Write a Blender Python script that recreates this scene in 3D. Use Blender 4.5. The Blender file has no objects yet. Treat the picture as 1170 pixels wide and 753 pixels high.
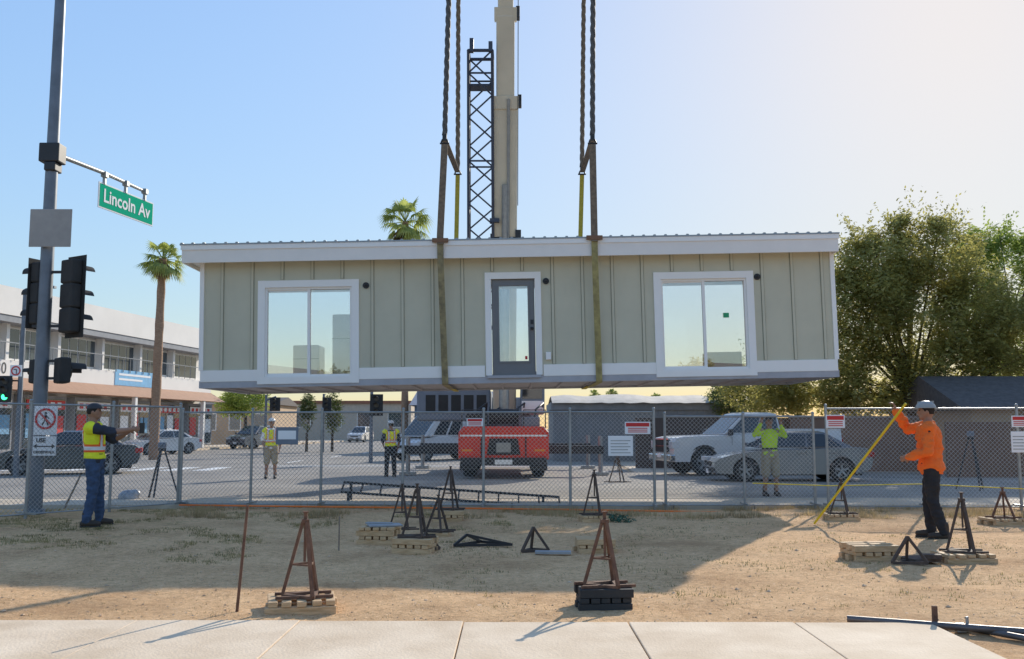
import bpy, bmesh, math, random
from mathutils import Vector, Matrix, noise
sc=bpy.context.scene; C=sc.collection
R=math.radians; PI=math.pi
rnd=random.Random(11)
F=1090.0; TP=113/F; cp=1/math.sqrt(1+TP*TP); sp=TP*cp; H=1.5
def P(x,y,D):
    u=(x-585)/F; v=(376.5-y)/F; t=D/(cp-sp*v)
    return Vector((u*t,D,H+t*(sp+cp*v)))
def G(x,y,z=0.0):
    u=(x-585)/F; v=(376.5-y)/F; dz=sp+cp*v; t=(z-H)/dz
    return Vector((u*t,(cp-sp*v)*t,z))
# ---------------- materials
def nt(name):
    m=bpy.data.materials.new(name); m.use_nodes=True; n=m.node_tree; n.nodes.clear()
    o=n.nodes.new('ShaderNodeOutputMaterial'); return m,n,o
def M(name,col,rough=.6,metal=0.0,var=.12,scale=3.0,bump=0.0,bscale=40.0,col2=None,emit=0,detail=6,spec=.5,stretch=None,coat=0,world=False):
    m,n,o=nt(name); N=n.nodes.new; L=n.links.new
    b=N('ShaderNodeBsdfPrincipled'); L(b.outputs[0],o.inputs[0])
    tc=N('ShaderNodeTexCoord'); src=tc.outputs['Object']
    if stretch:
        mp=N('ShaderNodeMapping'); mp.inputs['Scale'].default_value=stretch; L(src,mp.inputs[0]); src=mp.outputs[0]
    no=N('ShaderNodeTexNoise'); no.inputs['Scale'].default_value=scale; no.inputs['Detail'].default_value=detail; no.inputs['Roughness'].default_value=.6
    L(src,no.inputs['Vector'])
    cr=N('ShaderNodeValToRGB'); cr.color_ramp.elements[0].position=.3; cr.color_ramp.elements[1].position=.7
    c2=col2 if col2 else tuple(min(1,c*(1+var)) for c in col)
    c1=tuple(c*(1-var) for c in col) if not col2 else col
    cr.color_ramp.elements[0].color=(*c1,1); cr.color_ramp.elements[1].color=(*c2,1)
    L(no.outputs[0],cr.inputs[0]); L(cr.outputs[0],b.inputs['Base Color'])
    b.inputs['Roughness'].default_value=rough; b.inputs['Metallic'].default_value=metal
    b.inputs['Specular IOR Level'].default_value=spec
    if coat: b.inputs['Coat Weight'].default_value=coat; b.inputs['Coat Roughness'].default_value=.05
    if emit: b.inputs['Emission Color'].default_value=(*col,1); b.inputs['Emission Strength'].default_value=emit
    if bump:
        n2=N('ShaderNodeTexNoise'); n2.inputs['Scale'].default_value=bscale; n2.inputs['Detail'].default_value=5
        L(src,n2.inputs['Vector'])
        bp=N('ShaderNodeBump'); bp.inputs['Strength'].default_value=bump; bp.inputs['Distance'].default_value=.02
        L(n2.outputs[0],bp.inputs['Height']); L(bp.outputs[0],b.inputs['Normal'])
    return m
def leafmat(name,c1,c2,scale=.9,trans=.45):
    m,n,o=nt(name); N=n.nodes.new; L=n.links.new
    tc=N('ShaderNodeTexCoord'); no=N('ShaderNodeTexNoise'); no.inputs['Scale'].default_value=scale; no.inputs['Detail'].default_value=8; no.inputs['Roughness'].default_value=.75
    L(tc.outputs['Object'],no.inputs['Vector'])
    cr=N('ShaderNodeValToRGB'); cr.color_ramp.elements[0].position=.35; cr.color_ramp.elements[1].position=.65
    cr.color_ramp.elements[0].color=(*c1,1); cr.color_ramp.elements[1].color=(*c2,1); L(no.outputs[0],cr.inputs[0])
    d=N('ShaderNodeBsdfDiffuse'); t=N('ShaderNodeBsdfTranslucent'); mx=N('ShaderNodeMixShader'); mx.inputs[0].default_value=trans
    g=N('ShaderNodeBsdfGlossy'); g.inputs['Roughness'].default_value=.45; g.inputs['Color'].default_value=(.5,.5,.5,1)
    m2=N('ShaderNodeMixShader'); m2.inputs[0].default_value=.06
    L(cr.outputs[0],d.inputs[0]); L(cr.outputs[0],t.inputs[0]); L(d.outputs[0],mx.inputs[1]); L(t.outputs[0],mx.inputs[2])
    L(mx.outputs[0],m2.inputs[1]); L(g.outputs[0],m2.inputs[2]); L(m2.outputs[0],o.inputs[0]); return m
def glassmat(name,fac=.3,tint=(.97,.98,.98)):
    m,n,o=nt(name); N=n.nodes.new; L=n.links.new
    t=N('ShaderNodeBsdfTransparent'); t.inputs[0].default_value=(*tint,1); g=N('ShaderNodeBsdfGlossy'); g.inputs['Roughness'].default_value=.005
    lw=N('ShaderNodeFresnel'); lw.inputs[0].default_value=1.5
    ma=N('ShaderNodeMath'); ma.operation='ADD'; ma.inputs[1].default_value=fac; L(lw.outputs[0],ma.inputs[0])
    mx=N('ShaderNodeMixShader'); L(ma.outputs[0],mx.inputs[0]); L(t.outputs[0],mx.inputs[1]); L(g.outputs[0],mx.inputs[2]); L(mx.outputs[0],o.inputs[0]); return m
def dirtmat():
    m,n,o=nt('dirt'); N=n.nodes.new; L=n.links.new
    b=N('ShaderNodeBsdfPrincipled'); L(b.outputs[0],o.inputs[0]); b.inputs['Roughness'].default_value=.95; b.inputs['Specular IOR Level'].default_value=.05
    ge=N('ShaderNodeNewGeometry')
    def nz(s,d=6,r=.6):
        q=N('ShaderNodeTexNoise'); q.inputs['Scale'].default_value=s; q.inputs['Detail'].default_value=d; q.inputs['Roughness'].default_value=r; L(ge.outputs['Position'],q.inputs['Vector']); return q.outputs[0]
    def ramp(s,p0,c0,p1,c1):
        q=N('ShaderNodeValToRGB'); e=q.color_ramp.elements; e[0].position=p0; e[1].position=p1; e[0].color=(*c0,1); e[1].color=(*c1,1); L(s,q.inputs[0]); return q.outputs[0]
    def mix(f,a,c):
        q=N('ShaderNodeMix'); q.data_type='RGBA'; L(f,q.inputs[0]); L(a,q.inputs[6]); L(c,q.inputs[7]); return q.outputs[2]
    base=ramp(nz(.8,8,.65),.32,(.50,.285,.14),.68,(.84,.54,.29))
    fine=ramp(nz(13,9,.8),.35,(.30,.165,.08),.56,(.90,.59,.33))
    q=N('ShaderNodeMix'); q.data_type='RGBA'; q.inputs[0].default_value=.45; L(base,q.inputs[6]); L(fine,q.inputs[7])
    peb=ramp(nz(48,3,.6),.60,(0,0,0),.66,(.8,.8,.8))
    pc=N('ShaderNodeRGB'); pc.outputs[0].default_value=(.90,.67,.43,1)
    c=mix(peb,q.outputs[2],pc.outputs[0])
    pd=ramp(nz(34,3,.6),.62,(0,0,0),.68,(.7,.7,.7)); pdc=N('ShaderNodeRGB'); pdc.outputs[0].default_value=(.20,.115,.06,1)
    c=mix(pd,c,pdc.outputs[0])
    drk=ramp(nz(.45,5,.6),.52,(0,0,0),.66,(.5,.5,.5)); dc=N('ShaderNodeRGB'); dc.outputs[0].default_value=(.36,.20,.10,1)
    c=mix(drk,c,dc.outputs[0])
    sx=N('ShaderNodeSeparateXYZ'); L(ge.outputs['Position'],sx.inputs[0])
    mr=N('ShaderNodeMapRange'); mr.inputs[1].default_value=-2; mr.inputs[2].default_value=-9; mr.inputs[3].default_value=-.03; mr.inputs[4].default_value=.11; L(sx.outputs[0],mr.inputs[0])
    my=N('ShaderNodeMapRange'); my.inputs[1].default_value=9.5; my.inputs[2].default_value=14; my.inputs[3].default_value=-.15; my.inputs[4].default_value=0; L(sx.outputs[1],my.inputs[0])
    g0=N('ShaderNodeMath'); g0.operation='ADD'; L(nz(1.6,9,.75),g0.inputs[0]); L(mr.outputs[0],g0.inputs[1])
    g1=N('ShaderNodeMath'); g1.operation='ADD'; L(g0.outputs[0],g1.inputs[0]); L(my.outputs[0],g1.inputs[1])
    gm=ramp(g1.outputs[0],.56,(0,0,0),.74,(.65,.65,.65))
    gc=ramp(nz(20,4),.4,(.17,.14,.05),.6,(.38,.29,.13))
    c=mix(gm,c,gc); L(c,b.inputs['Base Color'])
    bp=N('ShaderNodeBump'); bp.inputs['Strength'].default_value=.8; bp.inputs['Distance'].default_value=.03
    L(nz(18,9,.75),bp.inputs['Height']); L(bp.outputs[0],b.inputs['Normal']); return m
DIRT=dirtmat()
GROUND=M('far_ground',(.36,.27,.18),.95,var=.25,scale=.08,spec=.1)
ASPH=M('asphalt',(.22,.20,.18),.9,scale=.45,bump=.3,bscale=60,detail=10,col2=(.37,.335,.29),spec=.2)
CONC=M('concrete',(.66,.50,.34),.85,scale=1.6,detail=12,bump=.3,bscale=50,col2=(.90,.73,.54),spec=.1)
CONC2=M('concrete_far',(.48,.39,.29),.9,scale=1,col2=(.64,.54,.42),spec=.2)
PAINTW=M('road_paint',(.7,.7,.68),.8,var=.2,scale=6)
SIDING=M('sage_siding',(.605,.57,.435),.7,var=.04,scale=1.5,spec=.3,detail=3)
BSHADE=M('batten_shade',(.26,.25,.19),.8,var=.05)  # dark sage colour imitating the shadow gap beside the battens
TRIM=M('white_trim',(.93,.90,.86),.5,var=.015)
FASC=M('fascia_board',(.89,.83,.77),.5,var=.03)
BASEF=M('base_beam',(.42,.42,.45),.6,var=.1)
UNDER=M('underside_wrap',(.42,.39,.40),.7,var=.15)
ROOFM=M('roof_metal',(.32,.33,.34),.4,metal=.6,var=.1)
INTW=M('interior_white',(.88,.87,.85),.7,var=.02)
INTF=M('interior_floor',(.45,.37,.28),.5,var=.1)
DOORG=M('door_grey',(.19,.19,.195),.5,var=.04)
GLASS=glassmat('window_glass',.24)
GLASSB=glassmat('rear_glass',.0)
DGLASS=M('dark_glass',(.03,.035,.04),.06,var=.1,spec=.8)
BLDGL=M('building_glass',(.05,.07,.085),.08,var=.3,scale=.4,spec=.8)
BLACK=M('black_metal',(.025,.025,.028),.5,var=.2)
BLACKM=M('matt_black',(.035,.035,.035),.8,var=.2)
RUBBER=M('rubber',(.03,.03,.03),.85,var=.2)
GALV=M('galvanised',(.34,.35,.35),.45,metal=.6,var=.15,scale=8)
WIRE=M('fence_wire',(.50,.49,.47),.5,metal=.4,var=.1)
POLEG=M('pole_steel',(.17,.19,.22),.5,metal=.5,var=.15,scale=4)
CHROME=M('chrome',(.7,.7,.7),.15,metal=1,var=.03)
RUST=M('rusty_steel',(.10,.05,.033),.85,scale=12,col2=(.22,.115,.07),bump=.2,bscale=80)
DRUST=M('dark_rusty_steel',(.06,.045,.04),.8,scale=14,col2=(.13,.085,.06),bump=.2,bscale=80)
WOOD=M('pine_wood',(.44,.27,.13),.8,scale=6,col2=(.74,.52,.30),stretch=(1,8,8))
DWOOD=M('weathered_wood',(.20,.15,.11),.85,scale=6,col2=(.34,.27,.2),stretch=(1,8,8))
GREYW=M('grey_plank',(.28,.29,.30),.8,scale=6,col2=(.40,.40,.40))
GREENS=M('sign_green',(.0,.42,.24),.9,var=.02,spec=.05)
WHITES=M('sign_white',(.88,.88,.88),.7,var=.02,spec=.1)
REDS=M('sign_red',(.60,.03,.03),.5,var=.05)
STRAPY=M('yellow_sling',(.50,.38,.05),.85,var=.2,scale=20)
STRAPO=M('olive_sling',(.17,.14,.085),.9,scale=7,col2=(.40,.33,.17))
STRAPD=M('dark_sling',(.14,.105,.075),.9,scale=14,col2=(.26,.20,.14))
ROPED=M('wire_rope',(.11,.10,.09),.7,var=.35,scale=30)
CRED=M('crane_red',(.66,.045,.025),.45,var=.12,coat=.2)
CGREY=M('crane_grey',(.17,.20,.25),.5,var=.1)
CCREAM=M('crane_boom_cream',(.70,.61,.46),.45,var=.08,scale=1)
CGREEN=M('crane_green',(.15,.42,.12),.4)
DBLUE=M('jib_dark_steel',(.045,.055,.085),.5,var=.2)
ORANGE=M('orange_plastic',(.9,.20,.03),.6)
YEL=M('yellow_paint',(.80,.60,.03),.5)
SKIN=M('skin',(.36,.19,.12),.55,var=.08,scale=15)
HAIR=M('hair',(.02,.015,.012),.8)
JEANS=M('jeans',(.045,.075,.14),.85,var=.25,scale=15,bump=.3,bscale=12)
BLKPANT=M('black_trousers',(.02,.02,.023),.85,var=.3,scale=10,bump=.4,bscale=10)
KHAKI=M('khaki_cloth',(.38,.31,.21),.85,var=.15,scale=12,bump=.3,bscale=12)
DGREYC=M('dark_shirt',(.03,.035,.05),.85,var=.2,bump=.3,bscale=12)
ORSH=M('orange_cloth',(.95,.17,.02),.8,var=.12,scale=8,bump=.6,bscale=9)
LIME=M('lime_cloth',(.60,.85,.04),.8,var=.1,scale=8,bump=.5,bscale=10)
VESTY=M('vest_yellow',(.85,.88,.03),.75,var=.1,scale=9)
VESTO=M('vest_orange',(.9,.15,.02),.75,var=.1)
REFL=M('reflective_tape',(.72,.74,.72),.35,var=.05)
BOOT=M('boot_leather',(.05,.035,.025),.7,var=.2)
HATG=M('hard_hat_grey',(.36,.35,.33),.4,var=.05)
HATD=M('hard_hat_dark',(.03,.03,.035),.5)
HATW=M('hard_hat_white',(.7,.7,.68),.4)
LEAF1=leafmat('olive_leaf',(.18,.175,.045),(.62,.57,.18),1.1,.60)
LEAF2=leafmat('green_leaf',(.15,.22,.04),(.50,.58,.14),.9,.60)
LEAF3=leafmat('dark_leaf',(.06,.08,.025),(.19,.23,.07),.6)
PALML=leafmat('palm_leaf',(.22,.28,.06),(.56,.60,.18),1.5,.55)
DRYL=leafmat('dry_palm_leaf',(.20,.14,.07),(.42,.30,.16),2)
GRASSM=leafmat('grass_blade',(.15,.14,.04),(.42,.34,.14),.7)
BARK=M('bark',(.09,.065,.045),.9,var=.3,scale=8,bump=.6,bscale=25)
PBARK=M('palm_bark',(.26,.15,.09),.9,scale=8,col2=(.44,.28,.18),bump=.8,bscale=15,stretch=(1,1,3))
# ---------------- mesh builder
class MB:
    def __init__(s,o=(0,0,0)): s.v=[];s.f=[];s.m=[];s.o=Vector(o)
    def add(s,vs,fs,m=0):
        n=len(s.v); ox,oy,oz=s.o
        s.v.extend([(v[0]-ox,v[1]-oy,v[2]-oz) for v in vs])
        for f in fs: s.f.append([i+n for i in f]); s.m.append(m)
        return s
    def box(s,c,d,rz=0,T=None,m=0):
        x,y,z=d[0]/2,d[1]/2,d[2]/2
        vs=[Vector((a*x,b*y,e*z)) for a in(-1,1) for b in(-1,1) for e in(-1,1)]
        Mt=T if T else Matrix.Rotation(rz,3,'Z')
        vs=[Mt@v+Vector(c) for v in vs]
        return s.add(vs,[(0,1,3,2),(4,6,7,5),(0,4,5,1),(2,3,7,6),(0,2,6,4),(1,5,7,3)],m)
    def bb(s,x0,x1,y0,y1,z0,z1,m=0): return s.box(((x0+x1)/2,(y0+y1)/2,(z0+z1)/2),(abs(x1-x0),abs(y1-y0),abs(z1-z0)),m=m)
    def frame(s,d,up=(0,0,1)):
        d=Vector(d).normalized(); u=Vector(up)
        if abs(d.dot(u))>.98: u=Vector((0,1,0))
        a=d.cross(u).normalized(); b=a.cross(d).normalized(); return d,a,b
    def beam(s,p,q,w,h=None,m=0,up=(0,0,1)):
        h=h or w; p=Vector(p);q=Vector(q); d,a,b=s.frame(q-p,up)
        vs=[e+a*i*w/2+b*j*h/2 for e in(p,q) for i,j in((-1,-1),(1,-1),(1,1),(-1,1))]
        return s.add(vs,[(3,2,1,0),(4,5,6,7),(0,1,5,4),(1,2,6,5),(2,3,7,6),(3,0,4,7)],m)
    def path(s,pts,rads,n=8,m=0,flat=None,up=(0,0,1)):
        pts=[Vector(p) for p in pts]
        if not hasattr(rads,'__len__'): rads=[rads]*len(pts)
        vs=[];L=len(pts); pa=None
        for i,p in enumerate(pts):
            d=(pts[min(i+1,L-1)]-pts[max(i-1,0)])
            d,a,b=s.frame(d,up)
            if pa is not None:
                a=(pa-d*pa.dot(d)).normalized(); b=a.cross(d)
            pa=a
            r=rads[i]; ra,rb=(r if hasattr(r,'__len__') else (r,r))
            for k in range(n):
                t=2*PI*k/n; vs.append(p+a*math.cos(t)*ra+b*math.sin(t)*rb)
        fs=[(i*n+k,i*n+(k+1)%n,(i+1)*n+(k+1)%n,(i+1)*n+k) for i in range(L-1) for k in range(n)]
        fs+= [tuple(range(n))[::-1],tuple(range((L-1)*n,L*n))]
        return s.add(vs,fs,m)
    def tube(s,p,q,r,r1=None,n=8,m=0): return s.path([p,q],[r,r if r1 is None else r1],n,m)
    def ball(s,c,r,n=12,k=8,T=None,m=0,lo=-1.0):
        if not hasattr(r,'__len__'): r=(r,r,r)
        vs=[];c=Vector(c); t0=math.asin(lo)
        for j in range(k+1):
            t=t0+(PI/2-t0)*j/k
            for i in range(n):
                a=2*PI*i/n; v=Vector((math.cos(a)*math.cos(t)*r[0],math.sin(a)*math.cos(t)*r[1],math.sin(t)*r[2]))
                if T: v=T@v
                vs.append(v+c)
        fs=[(j*n+i,j*n+(i+1)%n,(j+1)*n+(i+1)%n,(j+1)*n+i) for j in range(k) for i in range(n)]
        fs.append(tuple(range(n))[::-1]); fs.append(tuple(range(k*n,(k+1)*n)))
        return s.add(vs,fs,m)
    def sect(s,secs,n=20,m=0):
        vs=[]
        for z,rx,ry,xo,yo in secs:
            for k in range(n): t=2*PI*k/n; vs.append((xo+rx*math.cos(t),yo+ry*math.sin(t),z))
        L=len(secs)
        fs=[(i*n+k,i*n+(k+1)%n,(i+1)*n+(k+1)%n,(i+1)*n+k) for i in range(L-1) for k in range(n)]
        fs+= [tuple(range(n))[::-1],tuple(range((L-1)*n,L*n))]
        return s.add(vs,fs,m)
    def prism(s,poly,y0,y1,m=0):
        n=len(poly); vs=[(x,y0,z) for x,z in poly]+[(x,y1,z) for x,z in poly]
        return s.add(vs,[tuple(range(n)),tuple(range(n,2*n))[::-1]]+[(i,i+n,(i+1)%n+n,(i+1)%n) for i in range(n)],m)
    def build(s,name,mats,parent=None,smooth=None,bevel=0,recalc=True,mod=None):
        me=bpy.data.meshes.new(name); me.from_pydata(s.v,[],s.f)
        if not isinstance(mats,(list,tuple)): mats=[mats]
        for x in mats: me.materials.append(x)
        if len(mats)>1: me.polygons.foreach_set('material_index',s.m)
        if recalc and len(s.f)<40000:
            bm=bmesh.new(); bm.from_mesh(me); bmesh.ops.recalc_face_normals(bm,faces=bm.faces); bm.to_mesh(me); bm.free()
        if smooth:
            me.polygons.foreach_set('use_smooth',[True]*len(me.polygons)); me.set_sharp_from_angle(angle=R(smooth))
        me.update()
        o=bpy.data.objects.new(name,me); C.objects.link(o)
        if parent: o.parent=parent
        if bevel:
            b=o.modifiers.new('b','BEVEL'); b.width=bevel; b.segments=2; b.limit_method='ANGLE'
        return o
def tag(o,label=None,cat=None,group=None,kind=None):
    if label:o['label']=label
    if cat:o['category']=cat
    if group:o['group']=group
    if kind:o['kind']=kind
    return o
def thing(name,label,cat,loc=(0,0,0),rz=0,group=None,scale=1):
    o=bpy.data.objects.new(name,None); C.objects.link(o); o.location=loc; o.rotation_euler=(0,0,rz); o.scale=(scale,)*3
    return tag(o,label,cat,group)
def struct(o): o['kind']='structure'; return o
def text(parent,body,size,org,right,up,mat,name='lettering',ext=.002,bold=0,xs=1):
    cu=bpy.data.curves.new('t','FONT'); cu.body=body; cu.size=size; cu.extrude=ext; cu.align_x='CENTER'; cu.align_y='CENTER'; cu.offset=bold; cu.resolution_u=3
    to=bpy.data.objects.new('t',cu); C.objects.link(to); bpy.context.view_layer.update()
    dg=bpy.context.evaluated_depsgraph_get(); me=bpy.data.meshes.new_from_object(to.evaluated_get(dg))
    bpy.data.objects.remove(to); r=Vector(right).normalized(); u=Vector(up).normalized(); n=r.cross(u)
    T=Matrix((( r.x*xs,u.x,n.x,org[0]),(r.y*xs,u.y,n.y,org[1]),(r.z*xs,u.z,n.z,org[2]),(0,0,0,1))); me.transform(T)
    me.materials.clear(); me.materials.append(mat); me.name=name
    o=bpy.data.objects.new(name,me); C.objects.link(o)
    if parent:o.parent=parent
    return o
def hgt(x,y):
    v=Vector((x,y,0)); h=.03+.024*noise.noise(v*.7)+.016*noise.noise(v*2.3)+.009*noise.noise(v*7)
    return max(.006,h)
# ---------------- people (built first, while the scene is small)
def cyl(q,pts,rs,n=12): 
    q.path(pts,rs,n)
    for p,r in zip(pts,rs): q.ball(p,r,10,8)
def hand(q,w,d,n,side,grip=1.0):
    d=Vector(d).normalized(); n=(Vector(n)-d*Vector(n).dot(d)).normalized(); s=d.cross(n)*side
    T=Matrix((d,s,n)).transposed()
    q.ball(w+d*.05,(.052,.040,.019),12,8,T=T)
    for i,l in enumerate((.072,.082,.076,.060)):
        b=w+d*.085+s*(i-1.5)*-.0205; g_=grip
        p1=b+d*l*.48+n*.012*g_; p2=p1+(d*(1-.75*g_)+n*.8*g_).normalized()*l*.34; p3=p2+(d*(1-1.3*g_)+n*.8*g_).normalized()*l*.28
        cyl(q,[b,p1,p2,p3],[.0098,.009,.0085,.0075],8)
    tb=w+d*.025+s*.032; t1=tb+(d*.6+s*.65+n*.35).normalized()*.038; t2=t1+(d*.8+s*.05+n*.6*grip).normalized()*.03
    cyl(q,[tb,t1,t2],[.014,.011,.009],8)
def remesh(q,name,mats,parent,vox,zone=None,sm=4,wr=0,wseed=0):
    o=q.build('tmp',mats); m=o.modifiers.new('r','REMESH'); m.mode='VOXEL'; m.voxel_size=vox; m.use_smooth_shade=True
    s=o.modifiers.new('s','SMOOTH'); s.factor=.5; s.iterations=sm
    bpy.context.view_layer.update(); dg=bpy.context.evaluated_depsgraph_get(); me=bpy.data.meshes.new_from_object(o.evaluated_get(dg)); bpy.data.objects.remove(o)
    if wr:
        nv=len(me.vertices); co=[0.0]*(nv*3); no=[0.0]*(nv*3); me.vertices.foreach_get('co',co); me.vertices.foreach_get('normal',no)
        for i in range(nv):
            x,y,z=co[i*3:i*3+3]; k=wr*(noise.noise(Vector((x*9,y*9,z*16+wseed)))+.5*noise.noise(Vector((x*22,y*22,z*34))))
            co[i*3]+=no[i*3]*k; co[i*3+1]+=no[i*3+1]*k; co[i*3+2]+=no[i*3+2]*k
        me.vertices.foreach_set('co',co); me.update()
    me.name=name; me.materials.clear()
    for x in (mats if isinstance(mats,(list,tuple)) else [mats]): me.materials.append(x)
    me.polygons.foreach_set('use_smooth',[True]*len(me.polygons))
    if zone: me.polygons.foreach_set('material_index',[zone(p.center) for p in me.polygons])
    else: me.polygons.foreach_set('material_index',[0]*len(me.polygons))
    ob=bpy.data.objects.new(name,me); C.objects.link(ob); ob.parent=parent; return ob
def person(label,loc,rz,pose,top,sleeve,bottom,leglen,vest=None,hat=HATW,height=1.78,vox=.008,boots=BOOT,cap=False,loose=0):
    t=thing('person',label,'person',loc,rz,None,height/1.78); V=Vector
    lean=V(pose.get('lean',(0,0,0)))
    def up(z): f_=max(0,(z-.95)/.5); return lean*min(f_,1.25)
    J={}
    for s,k in((-1,'R'),(1,'L')):
        J['S'+k]=V((s*.185,0,1.42+(.03 if pose.get('raise'+k) else 0)))+up(1.42)
        J['E'+k]=V(pose['E'+k]); J['W'+k]=V(pose['W'+k])
        J['H'+k]=V((s*.092,0,.90)); J['K'+k]=V(pose.get('K'+k,(s*.115,-.03,.49))); J['A'+k]=V(pose.get('A'+k,(s*.13,.01,.09)))
    def limb(q,g_,k,parts,e=0.0):
        if 'arm' in parts:
            S_,E_,W_=J['S'+k],J['E'+k],J['W'+k]; ml=(S_+E_)/2; mf=E_.lerp(W_,.35)
            if sleeve_full[0]: cyl(q,[S_,ml,E_,mf,W_.lerp(E_,.05)],[.062+e,.052+e,.043+e,.043+e,.030+e*1.0])
            else: cyl(q,[S_,ml,E_.lerp(ml,.1)],[.064+e,.056+e,.056+e])
        if 'leg' in parts:
            Hh,K_,A_=J['H'+k],J['K'+k],J['A'+k]; m1=(Hh+K_)/2; m2=K_.lerp(A_,.35)
            if leg_full[0]: cyl(q,[Hh,m1,K_,m2,A_],[.088+e,.078+e,.057+e,.055+e,(.040+e*1.3)])
            else: cyl(q,[Hh,m1,K_+V((0,0,.0))],[.092+e,.088+e,.078+e])
    sleeve_full=[True]; leg_full=[True]
    def torso(q,e=0,z0=.84,z1=1.50):
        secs=[(.84,.135,.10),(.90,.160,.118),(.97,.163,.118),(1.06,.150,.108),(1.18,.158,.115),(1.30,.175,.122),(1.39,.172,.110),(1.45,.115,.085),(1.49,.065,.062)]
        q.sect([(z,rx+e,ry+e,up(z).x,up(z).y) for z,rx,ry in secs if z0<=z<=z1],24)
        for k in'RL': q.ball(J['S'+k]+V((0,0,-.005)),.066+e)
    hd=V((0,-.012,1.655))+up(1.6)+V(pose.get('head',(0,0,0))); ha=pose.get('turn',0); TH=Matrix.Rotation(ha,3,'Z')
    def hp_(x,y,z): return hd+TH@V((x,y,z))
    q=MB(); torso(q)
    q.path([V((0,.01,1.42))+up(1.42),hd+V((0,.01,-.05))],[.062,.055],14)
    q.ball(hd,(.076,.096,.115),18,14,T=TH); q.ball(hp_(0,-.035,-.065),(.052,.058,.052),12,10,T=TH)
    q.ball(hp_(0,-.098,-.012),(.012,.016,.024),8,6,T=TH); q.ball(hp_(0,-.088,-.052),(.024,.012,.009),8,6,T=TH)
    for s in(-1,1): q.ball(hp_(s*.077,.005,-.01),(.010,.02,.03),8,6,T=TH)
    for k in'RL':
        limb(q,0,k,('arm','leg')); W_=J['W'+k]; dr=(W_-J['E'+k]); hd_=pose.get('hd'+k,dr); hn=pose.get('hn'+k,(0,0,-1)); hand(q,W_,hd_,hn,1 if k=='L' else -1,pose.get('grip',1.0))
        A_=J['A'+k]; cyl(q,[A_+V((0,.04,-.03)),A_+V((0,-.1,-.045)),A_+V((0,-.15,-.05))],[.04,.036,.03])
    remesh(q,'body',[SKIN],t,vox,sm=3)
    for s in(-1,1): MB().ball(hp_(s*.03,-.085,.012),(.013,.009,.008),8,6,T=TH).build('eye',HAIR,t)
    q=MB(); q.ball(hp_(0,.014,.02),(.083,.095,.105),16,10,T=TH,lo=-.55); q.build('hair',HAIR,t,smooth=60)
    sleeve_full[0]=(sleeve=='long')
    q=MB(); torso(q,.016+loose)
    for k in'RL': limb(q,0,k,('arm',),.016+loose*.5)
    remesh(q,'shirt',[top],t,vox*1.3,wr=.014+loose*.5)
    leg_full[0]=(leglen=='long')
    q=MB(); torso(q,.020,.80,1.07)
    for k in'RL': limb(q,0,k,('leg',),.020)
    remesh(q,'trousers',[bottom],t,vox*1.3,wr=.014,wseed=4)
    if not loose:
        q=MB(); q.sect([(1.035,.178,.134,up(1.0).x,up(1.0).y),(1.07,.176,.132,up(1.0).x,up(1.0).y)],24); q.build('belt',BLACKM,t,smooth=60)
    if vest:
        q=MB(); torso(q,.032,.96,1.46)
        def zone(c):
            if 1.10<c.z<1.15 or (abs(abs(c.x-up(c.z).x)-.095)<.022 and c.z>1.15): return 2
            if 1.07<c.z<1.18 or (abs(abs(c.x-up(c.z).x)-.095)<.042 and c.z>1.15): return 1
            return 0
        remesh(q,'vest',vest,t,vox*1.3,zone,wr=.010)
    for k in'RL':
        A_=J['A'+k]; q=MB(); cyl(q,[A_+V((0,.01,.10)),A_+V((0,.012,.0)),A_+V((0,.02,-.035))],[.052,.052,.052]); cyl(q,[A_+V((0,.04,-.04)),A_+V((0,-.08,-.038)),A_+V((0,-.16,-.045))],[.05,.05,.042])
        bt=remesh(q,'boot',[boots],t,vox*1.3,sm=2)
        MB().box(A_+V((0,-.06,-.08)),(.09,.28,.02)).build('sole',BLACKM,bt,bevel=.01)
    q=MB(); q.ball(hp_(0,0,.045),(.105,.128,.098) if not cap else (.092,.112,.085),20,8,T=TH,lo=0.0)
    if cap: q.box(hp_(0,-.15,.05),(.13,.11,.012),T=TH)
    else:
        vs=[];n=24
        for zz in(.042,.050):
            for r_ in(.95,1.22):
                for k in range(n):
                    a=2*PI*k/n; f_=r_*(1.12 if (r_>1 and math.sin(a)<-.3) else 1); vs.append(hp_(.105*f_*math.cos(a),.128*f_*math.sin(a),zz))
        q.add(vs,[(k,(k+1)%n,n+(k+1)%n,n+k) for k in range(n)]+[(2*n+k,2*n+(k+1)%n,3*n+(k+1)%n,3*n+k) for k in range(n)]+[(n+k,n+(k+1)%n,3*n+(k+1)%n,3*n+k) for k in range(n)])
        q.beam(hp_(0,-.10,.115),hp_(0,.10,.125),.03,.03)
    q.build('cap' if cap else 'hard_hat',hat,t,smooth=40)
    return t
p=G(105,603); z=hgt(p.x,p.y)
person('worker in yellow and orange vest and jeans reaching right beside the left fence',(p.x,p.y,z-.0),R(100),
 dict(ER=(-.20,-.28,1.36),WR=(-.10,-.54,1.40),EL=(.20,-.22,1.24),WL=(.10,-.44,1.37),lean=(0,.04,0),KR=(-.13,-.02,.49),AR=(-.17,.04,.09),KL=(.14,-.04,.49),AL=(.16,-.06,.09),hnR=(1,0,0),hnL=(-1,0,0)),
 DGREYC,'short',JEANS,'long',vest=[VESTY,VESTO,REFL],hat=HATD,height=1.86,cap=True)
o=MB(); o.bb(-.035,.035,-.02,.02,-.08,.08); o.tube((.02,0,.08),(.02,0,.17),.008)
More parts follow.
